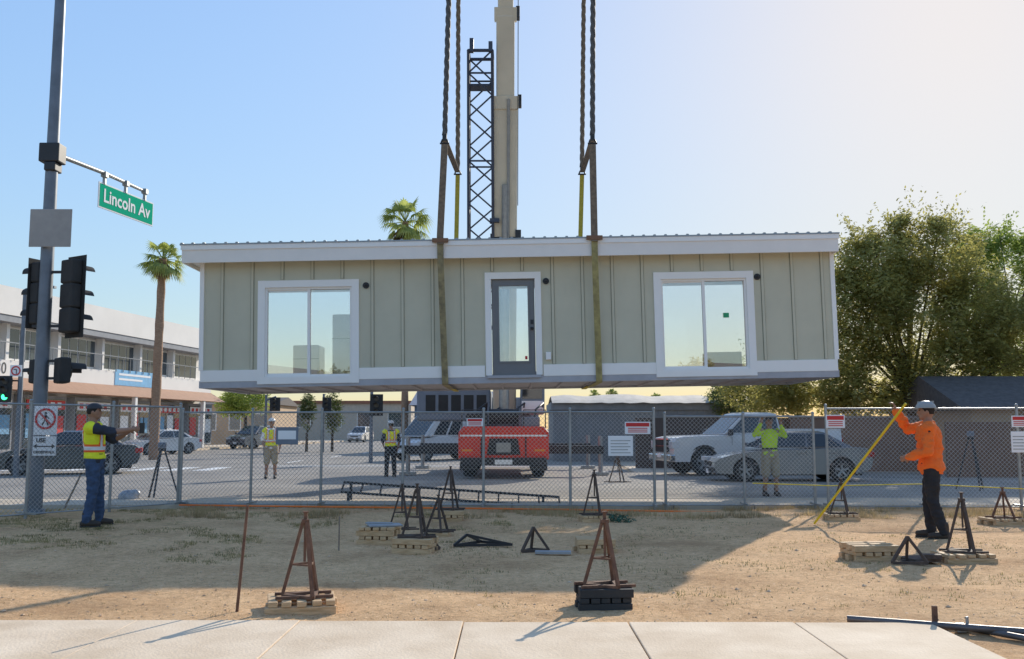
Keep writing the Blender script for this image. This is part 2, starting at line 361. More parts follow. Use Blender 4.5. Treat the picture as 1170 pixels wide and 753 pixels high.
o=o.build('handheld_radio',BLACK,bevel=.008); o.location=Vector((p.x,p.y,z))+Matrix.Rotation(R(100),3,'Z')@Vector((-.07,-.68,1.48)); tag(o,'black handheld device in the hands of the left worker','radio')
p=G(1068,617); z=hgt(p.x,p.y)
person('worker in loose orange sweatshirt and black trousers holding a yellow pole at right',(p.x,p.y,z),R(-115),
 dict(ER=(-.32,-.28,1.42),WR=(-.22,-.42,1.66),raiseR=1,EL=(.29,-.02,1.14),WL=(.20,-.26,1.06),lean=(0,-.02,0),KR=(-.12,-.06,.49),AR=(-.14,-.04,.09),KL=(.12,.0,.49),AL=(.15,.12,.09),hdR=(0,-.2,1),hnR=(.2,-1,0),hnL=(-1,0,0),turn=R(10)),
 ORSH,'long',BLKPANT,'long',hat=HATG,height=1.84,loose=.022)
p=G(881,567); 
person('worker in lime green shirt facing us with both arms raised behind the fence',(p.x,p.y,.0),R(5),
 dict(ER=(-.36,-.06,1.36),WR=(-.24,-.16,1.60),EL=(.33,-.06,1.34),WL=(.20,-.18,1.56),hdR=(.1,-.2,1),hdL=(-.1,-.2,1),hnR=(0,-1,0),hnL=(0,-1,0),grip=.5),
 LIME,'long',KHAKI,'short',hat=HATD,height=1.78,cap=True,vox=.010)
p=G(309,547); person('worker in yellow vest and khaki shorts standing on the road at left of centre',(p.x,p.y,.0),R(10),
 dict(ER=(-.26,.03,1.13),WR=(-.20,-.16,.98),EL=(.27,.03,1.13),WL=(.25,-.06,.88),hnR=(1,0,0),hnL=(-1,0,0),grip=.5),
 WHITES,'short',KHAKI,'short',vest=[VESTY,VESTO,REFL],hat=HATW,height=1.80,vox=.010)
p=G(446,545); person('worker in yellow vest and dark trousers standing behind the fence near a signal pole',(p.x,p.y,.0),R(200),
 dict(ER=(-.27,.03,1.13),WR=(-.25,-.10,.89),EL=(.27,.03,1.13),WL=(.20,-.16,1.0),hnR=(1,0,0),hnL=(-1,0,0),grip=.5),
 DGREYC,'short',BLKPANT,'long',vest=[VESTY,VESTO,REFL],hat=HATW,height=1.74,vox=.010)
# ---------------- ground
g=MB(); g.add([(-2500,-2500,-.01),(2500,-2500,-.01),(2500,2500,-.01),(-2500,2500,-.01)],[(0,1,2,3)]); struct(g.build('ground',GROUND))
g=MB(); xs=[-17+.12*i for i in range(285)]; ys=[5.0+.12*i for i in range(108)]
g.add([(x,y,hgt(x,y)) for y in ys for x in xs],[(j*285+i,j*285+i+1,(j+1)*285+i+1,(j+1)*285+i) for j in range(107) for i in range(284)])
struct(g.build('dirt_lot',DIRT,smooth=180))
g=MB()
for i in range(-12,6):
    x1=2.08+ (i-4)*1.22 if i<5 else 3.08; x0=2.08+(i-5)*1.22
    g.bb(x0+.004,x1-.004,4.85,7.28-.02*x1,-.05,.075+rnd.uniform(-.003,.003))
struct(g.build('front_pavement',CONC,bevel=.006))
g=MB()
for k in range(-22,20): g.bb(k*1.5+.005,k*1.5+1.495,17.95,19.45,-.05,.09)
struct(g.build('far_pavement',CONC2,bevel=.01))
struct(MB().bb(-33,30,19.46,19.62,-.05,.1).build('kerb',CONC2,bevel=.01))
g=MB(); g.add([(-150,19.63,.004),(150,19.63,.004),(150,33,.004),(-150,33,.004)],[(0,1,2,3)])
struct(g.build('road',ASPH))
g=MB(); g.add([(-23,33.0,.004),(4,33.0,.004),(18,300,.004),(-9,300,.004)],[(0,1,2,3)]); struct(g.build('side_road',ASPH))
g=MB(); g.add([(4.2,33.0,.004),(60,33.0,.004),(60,60,.004),(5.5,60,.004)],[(0,1,2,3)]); struct(g.build('parking_area',CONC2))
g=MB()
g.bb(-60,-23.2,33,33.15,-.05,.13); g.bb(-60,-23.2,33.15,37,-.05,.12)
for k in range(30): g.bb(-27.2+k*.2,-22.9+k*.2,37+k*4,41+k*4,-.05,.12)
struct(g.build('corner_pavement',CONC2))
g=MB()
for k in range(9): g.bb(-21+k*1.2,-20.4+k*1.2,34.2,37.2,.005,.010)
g.bb(-9.6,3,38.2,38.6,.005,.010)
for k in range(8): g.bb(-9.9+k*.4,-9.75+k*.4,42+k*8,45+k*8,.005,.010)
g.bb(-60,-22,26.2,26.32,.005,.01); g.bb(-60,-22,26.5,26.62,.005,.01); g.bb(-22.4,-22,20.2,26,.005,.01)
struct(g.build('road_marking',PAINTW))
g=MB()
for i in range(2600):
    y=7.45+10.5*rnd.random()**1.3; x=rnd.uniform(-.56,.56)*y*1.02; r=rnd.uniform(.004,.012)*(2.2 if rnd.random()<.06 else 1)
    z=hgt(x,y)+r*.1
    vs=[(x+r*a*rnd.uniform(.6,1.4),y+r*b*rnd.uniform(.6,1.4),z+r*c*rnd.uniform(.4,.8)) for a,b,c in((1,0,0),(0,1,0),(-1,0,0),(0,-1,0),(0,0,1),(0,0,-1))]
    g.add(vs,[(0,1,4),(1,2,4),(2,3,4),(3,0,4),(1,0,5),(2,1,5),(3,2,5),(0,3,5)])
tag(g.build('dirt_clod',M('clod',(.46,.28,.16),.95,scale=3,col2=(.80,.58,.38)),smooth=50),'small clods and pebbles scattered over the dirt lot','dirt','','stuff'); 
def grass(n,fn,hh,name,label,mat,flatn=.8):
    g=MB()
    for i in range(n):
        x,y,s=fn()
        z=hgt(x,y)-.01
        for k in range(5):
            a=rnd.uniform(0,2*PI); h=hh*s*rnd.uniform(.5,1.2); w=.005; bx=x+rnd.uniform(-.04,.04); by=y+rnd.uniform(-.04,.04); l=h*rnd.uniform(.2,flatn)
            ca,sa=math.cos(a),math.sin(a)
            g.add([(bx-sa*w,by+ca*w,z),(bx+sa*w,by-ca*w,z),(bx+ca*l,by+sa*l,z+h)],[(0,1,2)])
    tag(g.build(name,mat,recalc=False),label,'grass',kind='stuff')
def f1():
    while 1:
        y=rnd.uniform(10.0,17.7); x=-rnd.uniform(.0,.56)*y
        dens=noise.noise(Vector((x*.7,y*.7,3)))+.5*noise.noise(Vector((x*2,y*2,8)))
        if dens>.22+.6*max(0,(.36+x/y))+.3*max(0,(13-y)/3)-.2*rnd.random(): return x,y,rnd.uniform(.4,1.0)
grass(3800,f1,.05,'grass','low dry green weeds growing on the left of the dirt lot',GRASSM)
def f2():
    while 1:
        y=rnd.uniform(15.8,17.85); x=rnd.uniform(-6,10)
        if noise.noise(Vector((x*.8,y*1.2,9)))>.18-.2*rnd.random(): return x,y,rnd.uniform(.5,1.6)
DRYG=leafmat('dry_grass',(.32,.23,.11),(.60,.46,.24),.9)
grass(2600,f2,.09,'dry_grass','dry tan weeds along the foot of the fence',DRYG)
def f3():
    while 1:
        y=rnd.uniform(8,16); x=rnd.uniform(-.1,.55)*y
        if noise.noise(Vector((x*1.1,y*1.1,5)))>.25-.3*rnd.random(): return x,y,rnd.uniform(.3,.8)
grass(2000,f3,.05,'sparse_grass','sparse short weeds on the sunlit dirt at the right',GRASSM)
def f4():
    y=rnd.uniform(7.6,17); return rnd.uniform(-.55,.55)*y,y,rnd.uniform(.3,.6)
grass(2600,f4,.05,'straw','fine dry straw littered all over the dirt lot',DRYG,flatn=2.5)
# ---------------- house
S=.0185
def yb(px): return 437-(px-592)*.0179
def lx(px): return (px-592)*S
def lz(px,py): return (yb(px)-py)*S
hp=P(592,440,20)
house=thing('modular_house','long sage green modular house hanging from crane slings above the fence','house',hp); house.rotation_euler=(0,R(-1.03),0)
X0,X1=lx(232),lx(955); DEP=3.5; ZT=2.72
def wallholes(mb,x0,x1,z0,z1,y0,y1,holes):
    x=x0
    for a,b,c,d in sorted(holes):
        mb.bb(x,a,y0,y1,z0,z1)
        if c>z0: mb.bb(a,b,y0,y1,z0,c)
        mb.bb(a,b,y0,y1,d,z1); x=b
    mb.bb(x,x1,y0,y1,z0,z1)
holes=[(lx(305),lx(404),.26,2.15),(lx(563),lx(613),.21,2.25),(lx(757),lx(855),.26,2.18)]
f=MB(); wallholes(f,X0,X1,.2,ZT,0,.12,holes)
f.build('front_wall',SIDING,house)
xb=X0+.44
while xb<X1-.1:
    z0=.43
    for a,bq,c,d in holes:
        if a-.19<xb<bq+.19: z0=d+.17
    MB().bb(xb-.026,xb+.026,-.03,-.001,z0,ZT-.002).build('batten',SIDING,house,bevel=.004)
    MB().bb(xb-.038,xb+.038,-.004,.001,z0,ZT-.003).build('batten_shade_strip',BSHADE,house)  # painted shade line showing along both edges of the batten
    xb+=.635
rh=[(-6.3,-3.9,.42,2.6),(-.85,.55,.3,2.6),(3.35,5.95,.42,2.6)]
f=MB(); wallholes(f,X0,X1,.2,ZT,DEP-.12,DEP,rh); f.build('rear_wall',INTW,house)
for a in(X0,X1-.12): MB().bb(a,a+.12,.121,DEP-.121,.2,ZT).build('side_wall',SIDING,house)
MB().bb(X0+.121,X1-.121,.121,DEP-.121,.2,.24).build('floor',INTF,house)
MB().bb(X0+.121,X1-.121,.121,DEP-.121,ZT-.06,ZT-.01).build('ceiling',INTW,house)
MB().bb(lx(470),lx(474),.121,DEP-.121,.241,ZT-.061).build('interior_wall',INTW,house)
MB().bb(lx(690),lx(694),.121,DEP-.121,.241,ZT-.061).build('interior_wall',INTW,house)
f=MB(); f.bb(X0-.02,X1+.02,-.02,.1,.05,.197); f.bb(X0-.02,X1+.02,DEP-.1,DEP+.02,.05,.197); f.bb(X0-.02,X0+.1,.09,DEP-.09,0.052,.195); f.bb(X1-.1,X1+.02,.09,DEP-.09,0.052,.195)
f.build('base_frame',BASEF,house)
f=MB(); f.bb(X0+.1,X1-.1,.1,DEP-.1,.10,.19)
for q in range(20): 
    xx=X0+.35+q*.66; f.bb(xx,xx+.05,.1,DEP-.1,.06,.11)
f.build('underside',UNDER,house)
xe=X0
for a,bq in [(h[0]-.15,h[1]+.15) for h in holes]+[(X1,X1)]:
    MB().bb(xe,a,-.03,-.001,.18,.42).build('trim_board',TRIM,house,bevel=.004); xe=bq
for a in(X0-.03,X1-.06): MB().bb(a,a+.09,-.035,.06,.421,ZT).build('corner_board',TRIM,house,bevel=.004)
def window(h,name='sliding_window'):
    a,bq,c,d=h
    w=MB(); w.bb(a-.15,a,-.045,-.001,c-.15,d+.15); w.bb(bq,bq+.15,-.045,-.001,c-.15,d+.15); w.bb(a-.002,bq+.002,-.043,-.001,d,d+.148); w.bb(a-.002,bq+.002,-.043,-.001,c-.148,c)
    root=w.build(name,TRIM,house)
    fr=MB(); e=.045
    fr.bb(a,a+e,.0,.1,c,d); fr.bb(bq-e,bq,.0,.1,c,d); fr.bb(a+e,bq-e,.0,.1,d-e,d); fr.bb(a+e,bq-e,.0,.1,c,c+e)
    m=(a+bq)/2; fr.bb(m-.03,m+.03,.015,.085,c+e,d-e)
    fr.bb(a+e,m-.03,.03,.05,c+e,c+e+.03); fr.bb(a+e,m-.03,.03,.05,d-e-.03,d-e)
    fr.build('window_frame',TRIM,root)
    for x0,x1,y in((a+e,m-.03,.04),(m+.03,bq-e,.06)): MB().bb(x0,x1,y,y+.006,c+e,d-e).build('glass_pane',GLASS,root)
    return root
w1=window(holes[0]); w2=window(holes[2])
a,bq,c,d=holes[1]
w=MB(); w.bb(a-.13,a,-.045,-.001,c-.0,d+.14); w.bb(bq,bq+.13,-.045,-.001,c,d+.14); w.bb(a-.002,bq+.002,-.043,-.001,d,d+.138)
w.build('door_trim',TRIM,house)
MB().bb(a-.1,bq+.1,-.07,-.031,c-.06,c-.002).build('door_sill',BASEF,house)
w=MB(); gx0,gx1,gz0,gz1=a+.15,bq-.14,c+.28,d-.13
w.bb(a+.01,gx0,.02,.07,c,d-.01); w.bb(gx1,bq-.01,.02,.07,c,d-.01); w.bb(gx0,gx1,.02,.07,c,gz0); w.bb(gx0,gx1,.02,.07,gz1,d-.01)
door=w.build('door',DOORG,house)
MB().bb(gx0,gx1,.04,.05,gz0,gz1).build('door_glass',GLASS,door)
w=MB(); w.bb(gx0-.02,gx0+.015,.005,.02,gz0-.02,gz1+.02); w.bb(gx1-.015,gx1+.02,.005,.02,gz0-.02,gz1+.02); w.bb(gx0,gx1,.006,.02,gz1-.015,gz1+.02); w.bb(gx0,gx1,.006,.02,gz0-.02,gz0+.015)
w.build('glazing_bead',DOORG,door)
w=MB(); w.ball((bq-.07,-.02,c+.98),.035); w.tube((bq-.07,.02,c+.98),(bq-.07,-.02,c+.98),.015); w.box((bq-.07,.012,c+1.12),(.06,.02,.09)); w.build('handle',BLACK,door)
w=MB(); w.bb(gx1-.09,gx1-.04,.03,.034,gz0+.05,gz0+.12); w.build('red_label',REDS,door)
w=MB(); w.bb(holes[2][1]-.5,holes[2][1]-.38,.03,.034,1.35,1.45); w.build('green_label',M('green_label',(.02,.35,.15),.5),w2)
for px,py in((420,323),(626,318),(868,313)):
    w=MB(); w.path([(lx(px),-.001,lz(px,py)),(lx(px),-.035,lz(px,py))],[.07,.065],20); w.ball((lx(px),-.045,lz(px,py)),.035)
    w.build('light_mount',BLACK,house,smooth=40)
w=MB(); w.box((lx(627),-.035,.6),(.11,.055,.16)); w.build('outlet_box',TRIM,house,bevel=.008)
for h in rh:
    w=MB(); e=.05
    w.bb(h[0],h[0]+e,DEP-.1,DEP-.02,h[2],h[3]);w.bb(h[1]-e,h[1],DEP-.1,DEP-.02,h[2],h[3]);w.bb(h[0]+e,h[1]-e,DEP-.1,DEP-.02,h[3]-e,h[3]);w.bb(h[0]+e,h[1]-e,DEP-.1,DEP-.02,h[2],h[2]+e)
    if h[1]-h[0]>1.6: w.bb((h[0]+h[1])/2-.03,(h[0]+h[1])/2+.03,DEP-.1,DEP-.02,h[2]+e,h[3]-e)
    r=w.build('rear_window',TRIM,house); MB().bb(h[0]+e,h[1]-e,DEP-.06,DEP-.054,h[2]+e,h[3]-e).build('glass_pane',GLASSB,r)
f=MB(); f.bb(-6.98,lx(957),-.33,-.29,2.66,3.0); f.bb(-6.98,-6.94,-.289,DEP+.3,2.66,3.0); f.bb(lx(957)-.04,lx(957),-.289,DEP+.3,2.66,3.0)
f.build('fascia',FASC,house)
f=MB(); f.bb(-7.0,lx(957)+.02,-.35,-.331,2.93,3.03); f.build('drip_edge',TRIM,house)
MB().bb(-6.93,lx(957)-.045,-.285,DEP+.28,2.73,2.78).build('soffit',TRIM,house)
f=MB(); f.bb(-7.02,lx(957)+.03,-.36,DEP+.32,3.031,3.06)
q=-6.98
while q<lx(957): f.prism([(q-.035,3.059),(q-.02,3.085),(q+.02,3.085),(q+.035,3.059)],-.355,DEP+.315); q+=.23
f.build('metal_roof',ROOFM,house)
Rm=Matrix.Rotation(R(-1.03),4,'Y')
def hl(x,y,z): return Matrix.Translation(hp)@Rm@Vector((x,y,z))
WRAP=M('plastic_wrap',(.85,.86,.88),.3,var=.1,bump=.6,bscale=6)
for px,yy,w_,h_,lab in((387,1.4,.30,1.45,'tall white wrapped appliance standing inside behind the left sliding window'),(330,2.2,.30,.85,'lower white wrapped appliance inside behind the left sliding window')):
    t=thing('wrapped_appliance',lab,'appliance',hl(lx(px),yy,.241)); t.rotation_euler=(0,R(-1.03),0)
    MB().bb(-w_,w_,-.35,.35,0,h_).build('cabinet',WRAP,t,bevel=.03)
    MB().bb(-w_,w_,-.365,-.351,h_*.62,h_*.63).build('door_gap',BLACKM,t)
t=thing('cardboard_box','brown cardboard box on the floor inside behind the right sliding window','box',hl(lx(835),.8,.241)); t.rotation_euler=(0,R(-1.03),0)
MB().bb(-.4,.35,-.25,.25,0,.42).build('carton',M('cardboard',(.35,.22,.13),.8),t,bevel=.01); MB().bb(-.4,.35,-.03,.03,.421,.424).build('packing_tape',M('tape',(.6,.5,.35),.4),t)
# ---------------- rigging
def strap(name,label,pts,w,mat,wx=True,th=.012):
    o=MB(pts[-1]); vs=[];pts=[Vector(p) for p in pts]
    for i,p in enumerate(pts):
        d=(pts[min(i+1,len(pts)-1)]-pts[max(i-1,0)]).normalized(); n=d.cross(Vector((1,0,0))).normalized()
        for sx,sn in((-1,-1),(1,-1),(1,1),(-1,1)): vs.append(p+Vector((1,0,0))*sx*w/2+n*sn*th/2)
    fs=[(i*4+k,i*4+(k+1)%4,(i+1)*4+(k+1)%4,(i+1)*4+k) for i in range(len(pts)-1) for k in range(4)]+[(0,1,2,3),((len(pts)-1)*4+3,(len(pts)-1)*4+2,(len(pts)-1)*4+1,(len(pts)-1)*4)]
    o.add(vs,fs); ob=o.build(name,mat); ob.location=pts[-1]; return tag(ob,label,'sling')
def ropeobj(name,label,cat,p,q,r,mat,group=None):
    p=Vector(p);q=Vector(q); L=(q-p).length; o=MB(p); d,a,b=o.frame(q-p); n=int(L/.10)
    for s in range(3):
        pts=[p+d*L*i/n+(a*math.cos(i*.9+s*2*PI/3)+b*math.sin(i*.9+s*2*PI/3))*r*.55 for i in range(n+1)]
        o.path(pts,r*.6,6)
    ob=o.build(name,mat,smooth=60); ob.location=p; return tag(ob,label,cat,group)
for side,fx,ropes,lab in((-1,lx(507),((508,150),(514,-60)),'left'),(1,lx(681),((677,150),(676,-60)),'right')):
    sh=P(ropes[0][0],165,19.62)
    low=[hl(fx+.05,2.1,.03),hl(fx+.05,-.035,.03),hl(fx+.05,-.06,.07),hl(fx,-.375,2.7),hl(fx,-.385,3.0),hl(fx,-.375,3.09)]
    strap('front_sling','olive tan webbing sling running down the house front at the %s of the door'%lab,low,.13,STRAPO if side<0 else M('olive_yellow_sling',(.24,.20,.09),.9,scale=7,col2=(.46,.39,.16)))
    strap('upper_sling','dark brown webbing sling above the roof edge at the %s front corner protector'%lab,[hl(fx,-.40,2.95),hl(fx,-.39,3.12),sh],.14,STRAPD,th=.03)
    rx=523 if side<0 else 665
    shb=P(rx,200,23.5)
    bx=P(rx,300,23.8).x; bl=bx-hp.x
    strap('rear_sling','yellow webbing sling rising behind the roof at the %s of the crane boom'%lab,[hl(bl,2.11,.03),hl(bl,DEP+.05,.03),hl(bl,DEP+.36,2.9),hl(bl,DEP+.37,3.1),shb],.11,STRAPY)
    pr=MB(hl(fx,-.37,3.1)); pr.box(hl(fx,-.400,3.03),(.34,.05,.09)); o=pr.build('edge_protector',M('protector_wood%s'%lab,(.22,.12,.07),.8),bevel=.01); o.location=hl(fx,-.37,3.1)
    tag(o,'brown wooden corner protector under the %s front sling'%lab,'protector')
    for (pt,w) in((sh,'front'),(shb,'rear')):
        s=MB(pt); s.path([pt+Vector((.07*math.cos(a),0,.02+.11*math.sin(a))) for a in [PI*k/8 for k in range(9)]],.018,8); s.tube(pt+Vector((-.1,0,.02)),pt+Vector((.1,0,.02)),.02)
        s.box(pt+Vector((0,0,.16)),(.09,.09,.14))
        o=s.build('shackle',BLACK,smooth=40); o.location=pt; tag(o,'dark steel shackle at the top of the %s %s sling'%(lab,w),'shackle')
    top=P(ropes[1][0]+2,-110,19.75)
    ropeobj('lifting_rope','thick dark lifting rope rising from the %s front sling'%lab,'rope',sh+Vector((0,0,.2)),top,.055,ROPED)
    topb=P(524 if side<0 else 668,-110,22.4)
    ropeobj('lifting_rope','thick dark lifting rope rising from the %s rear sling'%lab,'rope',shb+Vector((0,0,.2)),topb,.055,STRAPD)
    strap('cross_sling','short dark sling running back from the %s front shackle to the rear one'%lab,[sh+Vector((0,.05,.1)),shb+Vector((0,-.08,.05))],.13,STRAPD)
    sb=MB((top+topb)/2); sb.beam(top+Vector((0,-.3,0.1)),topb+Vector((0,.3,.1)),.2,.2); o=sb.build('spreader_beam',YEL,bevel=.01); o.location=(top+topb)/2; tag(o,'spreader beam above the %s lifting ropes'%lab,'beam')
    mid=(top+topb)/2+Vector((0,0,.2)); o=MB(mid).path([mid,(-.15,21.8,24)],.03,6).build('hoist_cable',ROPED); o.location=mid; tag(o,'hoist cable from the %s spreader beam to the hook'%lab,'cable')
# ---------------- crane
cr=thing('mobile_crane','red mobile crane with raised cream telescopic boom behind the hanging house','crane',(-.25,28.6,0))
def cb(): return MB()
f=cb(); f.prism([(-1.35,.58),(1.35,.58),(1.35,1.38),(1.2,1.56),(-1.2,1.56),(-1.35,1.38)],0,1.4); f.bb(-1.3,1.3,1.399,8.5,.75,1.35)
body=f.build('carrier_body',CRED,cr,bevel=.03)
f=cb(); f.bb(-1.28,1.28,-.16,.0,.40,.64); f.bb(-1.3,-.8,-.1,.5,.26,.5); f.bb(.8,1.3,-.1,.5,.26,.5); f.build('bumper',BLACK,cr,bevel=.02)
f=cb(); f.prism([(-.5,.72),(.5,.72),(.42,1.2),(-.42,1.2)],-.03,-.001); f.build('rear_recess',BLACKM,cr)
f=cb(); f.bb(-.22,.22,-.08,-.031,.78,1.08); f.build('tow_coupling',GALV,cr,bevel=.02)
f=cb(); f.bb(-1.3,1.3,-.012,-.001,1.26,1.31); f.build('pale_stripe',WHITES,cr)
TLR=M('tail_red',(.8,.04,.03),.3); AMB=M('amber_lamp',(.8,.3,.03),.3)
for s in(-1,1):
    f=cb(); f.bb(s*1.08-.16,s*1.08+.16,-.03,-.001,.70,.80); f.build('tail_light',TLR,cr)
    f=cb(); f.bb(s*1.08-.16,s*1.08+.16,-.03,-.001,.82,.88); f.build('indicator_light',AMB,cr)
    f=cb(); f.bb(s*.66-.02,s*.66+.02,-.02,-.001,.66,1.24); f.build('panel_strip',BLACKM,cr)
    f=cb(); f.path([(s*1.25,.1,1.4),(s*1.25,.1,2.05),(s*.6,.1,2.05),(s*.6,.1,1.56)],.02,6); f.build('handrail',BLACK,cr)
MB().bb(-.26,.26,-.18,-.161,.44,.58).build('number_plate',WHITES,cr)
def wheel(parent,x,y,r,w,axis,rim=CHROME,rr=.6,name='wheel'):
    ax=Vector((1,0,0)) if axis=='x' else Vector((0,1,0)); c=Vector((x,y,r))
    o=MB(); prof=[(-.5,.62),(-.5,.86),(-.42,.97),(-.2,1),(.2,1),(.42,.97),(.5,.86),(.5,.62)]
    n=24; e1=Vector((0,0,1)); e2=ax.cross(e1); vs=[]
    for a,b in prof:
        for k in range(n): t=2*PI*k/n; vs.append(c+ax*a*w+(e1*math.cos(t)+e2*math.sin(t))*b*r)
    L=len(prof); o.add(vs,[(i*n+k,i*n+(k+1)%n,((i+1)%L)*n+(k+1)%n,((i+1)%L)*n+k) for i in range(L) for k in range(n)])
    ob=o.build(name,RUBBER,parent,smooth=40)
    q=MB()
    q.path([c-ax*w*.2,c+ax*w*.2],[r*.60,r*.60],24,m=1)
    for s in(-1,1):
        for k in range(5):
            t=2*PI*k/5; d=e1*math.cos(t)+e2*math.sin(t); q.beam(c+ax*s*w*.30+d*r*.08,c+ax*s*w*.36+d*r*.6,r*.17,w*.14,up=ax)
        vs=[]
        for k in range(24):
            t=2*PI*k/24; d=e1*math.cos(t)+e2*math.sin(t)
            for a_,b_ in((.25,.64),(.47,.64),(.47,.57),(.25,.57)): vs.append(c+ax*s*w*a_+d*r*b_)
        q.add(vs,[(k*4+j,k*4+(j+1)%4,((k+1)%24)*4+(j+1)%4,((k+1)%24)*4+j) for k in range(24) for j in range(4)])
        q.path([c+ax*s*w*.2,c+ax*s*w*.42],[r*.16,r*.12],12)
    q.build('rim',[rim,BLACKM],ob,smooth=30); return ob
for yy in(1.7,3.1,6.6): 
    for s in(-1,1): wheel(cr,s*1.08,yy,.52,.38,'x',rim=GALV)
for yy in(2.4,7.5):
    for s in(-1,1):
        f=cb(); f.beam((s*.9,yy,.82),(s*3.2,yy,.82),.24,.26); r_=f.build('outrigger_beam',BLACK,cr,bevel=.01)
        f=cb(); f.tube((s*3.1,yy,.1),(s*3.1,yy,1.25),.07); f.box((s*3.1,yy,.07),(.5,.5,.08)); f.build('outrigger_jack',GALV,r_)
f=cb(); f.path([(0,3.4,1.35),(0,3.4,1.6)],[.8,.75],24); f.bb(-.85,.85,2.6,5.4,1.6,1.95); f.build('turntable',CGREY,cr,bevel=.02)
f=cb(); f.prism([(-2.9,1.75),(-.45,1.75),(-.45,2.75),(-.7,3.0),(-2.6,3.0),(-2.9,2.8)],3.0,5.6); f.build('machinery_house',CGREY,cr,bevel=.06)
for k in range(5): MB().bb(-2.6+k*.42,-2.28+k*.42,2.985,2.999,2.05,2.6).build('louvre_panel',BLACKM,cr)
f=cb(); f.bb(-1.2,1.2,5.4,6.4,1.5,2.6); f.build('counterweight',CGREY,cr,bevel=.05)
f=cb(); f.bb(-1.15,-.5,.5,1.3,1.561,1.95); f.build('tool_locker',BLACK,cr,bevel=.03)
f=cb(); f.bb(.55,1.1,.6,1.2,1.561,1.85); f.build('tool_locker',CGREY,cr,bevel=.03)
f=cb(); f.path([(-.42,1.0,1.86),(.42,1.0,1.86)],[.24,.24],20); f.path([(-.46,1.0,1.86),(-.42,1.0,1.86)],[.33,.33],20); f.path([(.42,1.0,1.86),(.46,1.0,1.86)],[.33,.33],20); f.build('winch_drum',BLACK,cr,smooth=40)
for k in range(4):
    xx=-.9+.6*k; f=cb(); f.path([(xx,1.5,1.5),(xx+.1,1.4,2.1),(xx+.35,1.9,2.3),(xx+.3,2.6,2.0)],.03,6); f.build('hydraulic_hose',BLACK,cr,smooth=60)
f=cb(); f.prism([(.5,1.96),(1.3,1.96),(1.3,3.3),(.55,3.4)],2.2,3.9); cab=f.build('operator_cab',CGREY,cr,bevel=.04)
f=cb(); f.add([(.58,2.19,2.45),(1.22,2.19,2.45),(1.22,2.19,2.95),(.60,2.19,2.95)],[(0,1,2,3)]); f.add([(1.306,2.35,2.4),(1.306,3.7,2.4),(1.306,3.7,3.15),(1.306,2.35,3.15)],[(0,1,2,3)]); f.build('cab_window',DGLASS,cab)
MB().bb(.56,1.26,2.17,2.2,2.98,3.24).build('green_panel',CGREEN,cab); MB().bb(.56,1.26,2.17,2.2,2.05,2.38).build('white_panel',WHITES,cab)
B0=Vector((0,3.2,2.3)); B1=Vector((.15,-7.2,33)); bd=(B1-B0)
def bp(t): return B0+bd*t
f=cb(); f.beam(bp(-.02),bp(.30),.66,.76,up=(1,0,0)); bo=f.build('boom_base_section',CCREAM,cr,bevel=.05)
for a_,b_,w_ in((.30,.38,.56),(.38,.7,.47),(.7,1,.40)):
    f=cb(); f.beam(bp(a_),bp(b_),w_+.06,w_,up=(1,0,0)); f.build('boom_section',CCREAM,cr,bevel=.04)
f=cb(); f.box(bp(1),(.6,.9,.7)); f.build('boom_head',CCREAM,cr,bevel=.05)
for t_,w_ in((.375,.60),(.295,.74)):
    f=cb(); f.beam(bp(t_),bp(t_+.012),w_,w_+.08,up=(1,0,0)); f.build('boom_collar',CCREAM,cr,bevel=.01)
    f=cb(); f.box(bp(t_+.006)+Vector((w_/2+.07,-.1,0)),(.12,.3,.35)); f.build('sheave_bracket',BLACK,cr,bevel=.01)
f=cb(); f.path([(0,1.6,1.9),bp(.13)+Vector((0,-.5,0))],[.16,.16],16); f.path([bp(.13)+Vector((0,-.5,0)),bp(.22)+Vector((0,-.42,0))],[.1,.1],16); f.build('lift_cylinder',GALV,cr,smooth=40)
f=cb(); f.path([bp(.2)+Vector((.4,-.42,0)),bp(1)+Vector((.3,-.5,0))],.012,6); f.build('hoist_line',BLACK,cr)
f=cb(); f.path([bp(.15)+Vector((.1,-.43,0)),bp(.30)+Vector((.1,-.43,0))],.045,8); f.build('hydraulic_pipe',GALV,cr)
f=cb(); f.box(bp(.17)+Vector((.42,-.3,0)),(.18,.4,.4)); f.box(bp(.165)+Vector((-.40,-.3,0)),(.12,.3,.5)); f.beam(bp(.17)+Vector((-.42,-.3,0)),bp(.17)+Vector((.42,-.3,0)),.1,.1); f.build('boom_bracket',BLACK,cr)
f=cb()
zt=12.85; t0=.08; t1=(zt-2.3)/bd.z
def jc(t,i,j):
    w=.40-.04*(t-t0)/(t1-t0); return bp(t)+Vector((-.76+i*w,-.1+j*.35,0))
cs=[(-1,-1),(1,-1),(1,1),(-1,1)]
for i,j in cs: f.path([jc(t0,i,j),jc(t1,i,j)],.045,8)
nb=13
for k in range(nb):
    ta=t0+(t1-t0)*k/nb; tb=t0+(t1-t0)*(k+1)/nb
    for q in range(4):
        a_,b_=cs[q],cs[(q+1)%4]
        if k%2: a_,b_=b_,a_
        f.path([jc(ta,*a_),jc(tb,*b_)],.026,6)
    if k%4==0:
        for q in range(4): f.path([jc(ta,*cs[q]),jc(ta,*cs[(q+1)%4])],.03,6)
for q in range(4): f.path([jc(t1,*cs[q]),jc(t1,*cs[(q+1)%4])],.05,6)
f.box(jc(t1,-1,-1)+Vector((.1,0,.15)),(.12,.2,.4)); f.box(jc(t1,1,-1)+Vector((-.05,0,.1)),(.12,.2,.3))
f.box(jc(t0+(t1-t0)*.4,1,-1)+Vector((.05,.1,0)),(.3,.3,.12))
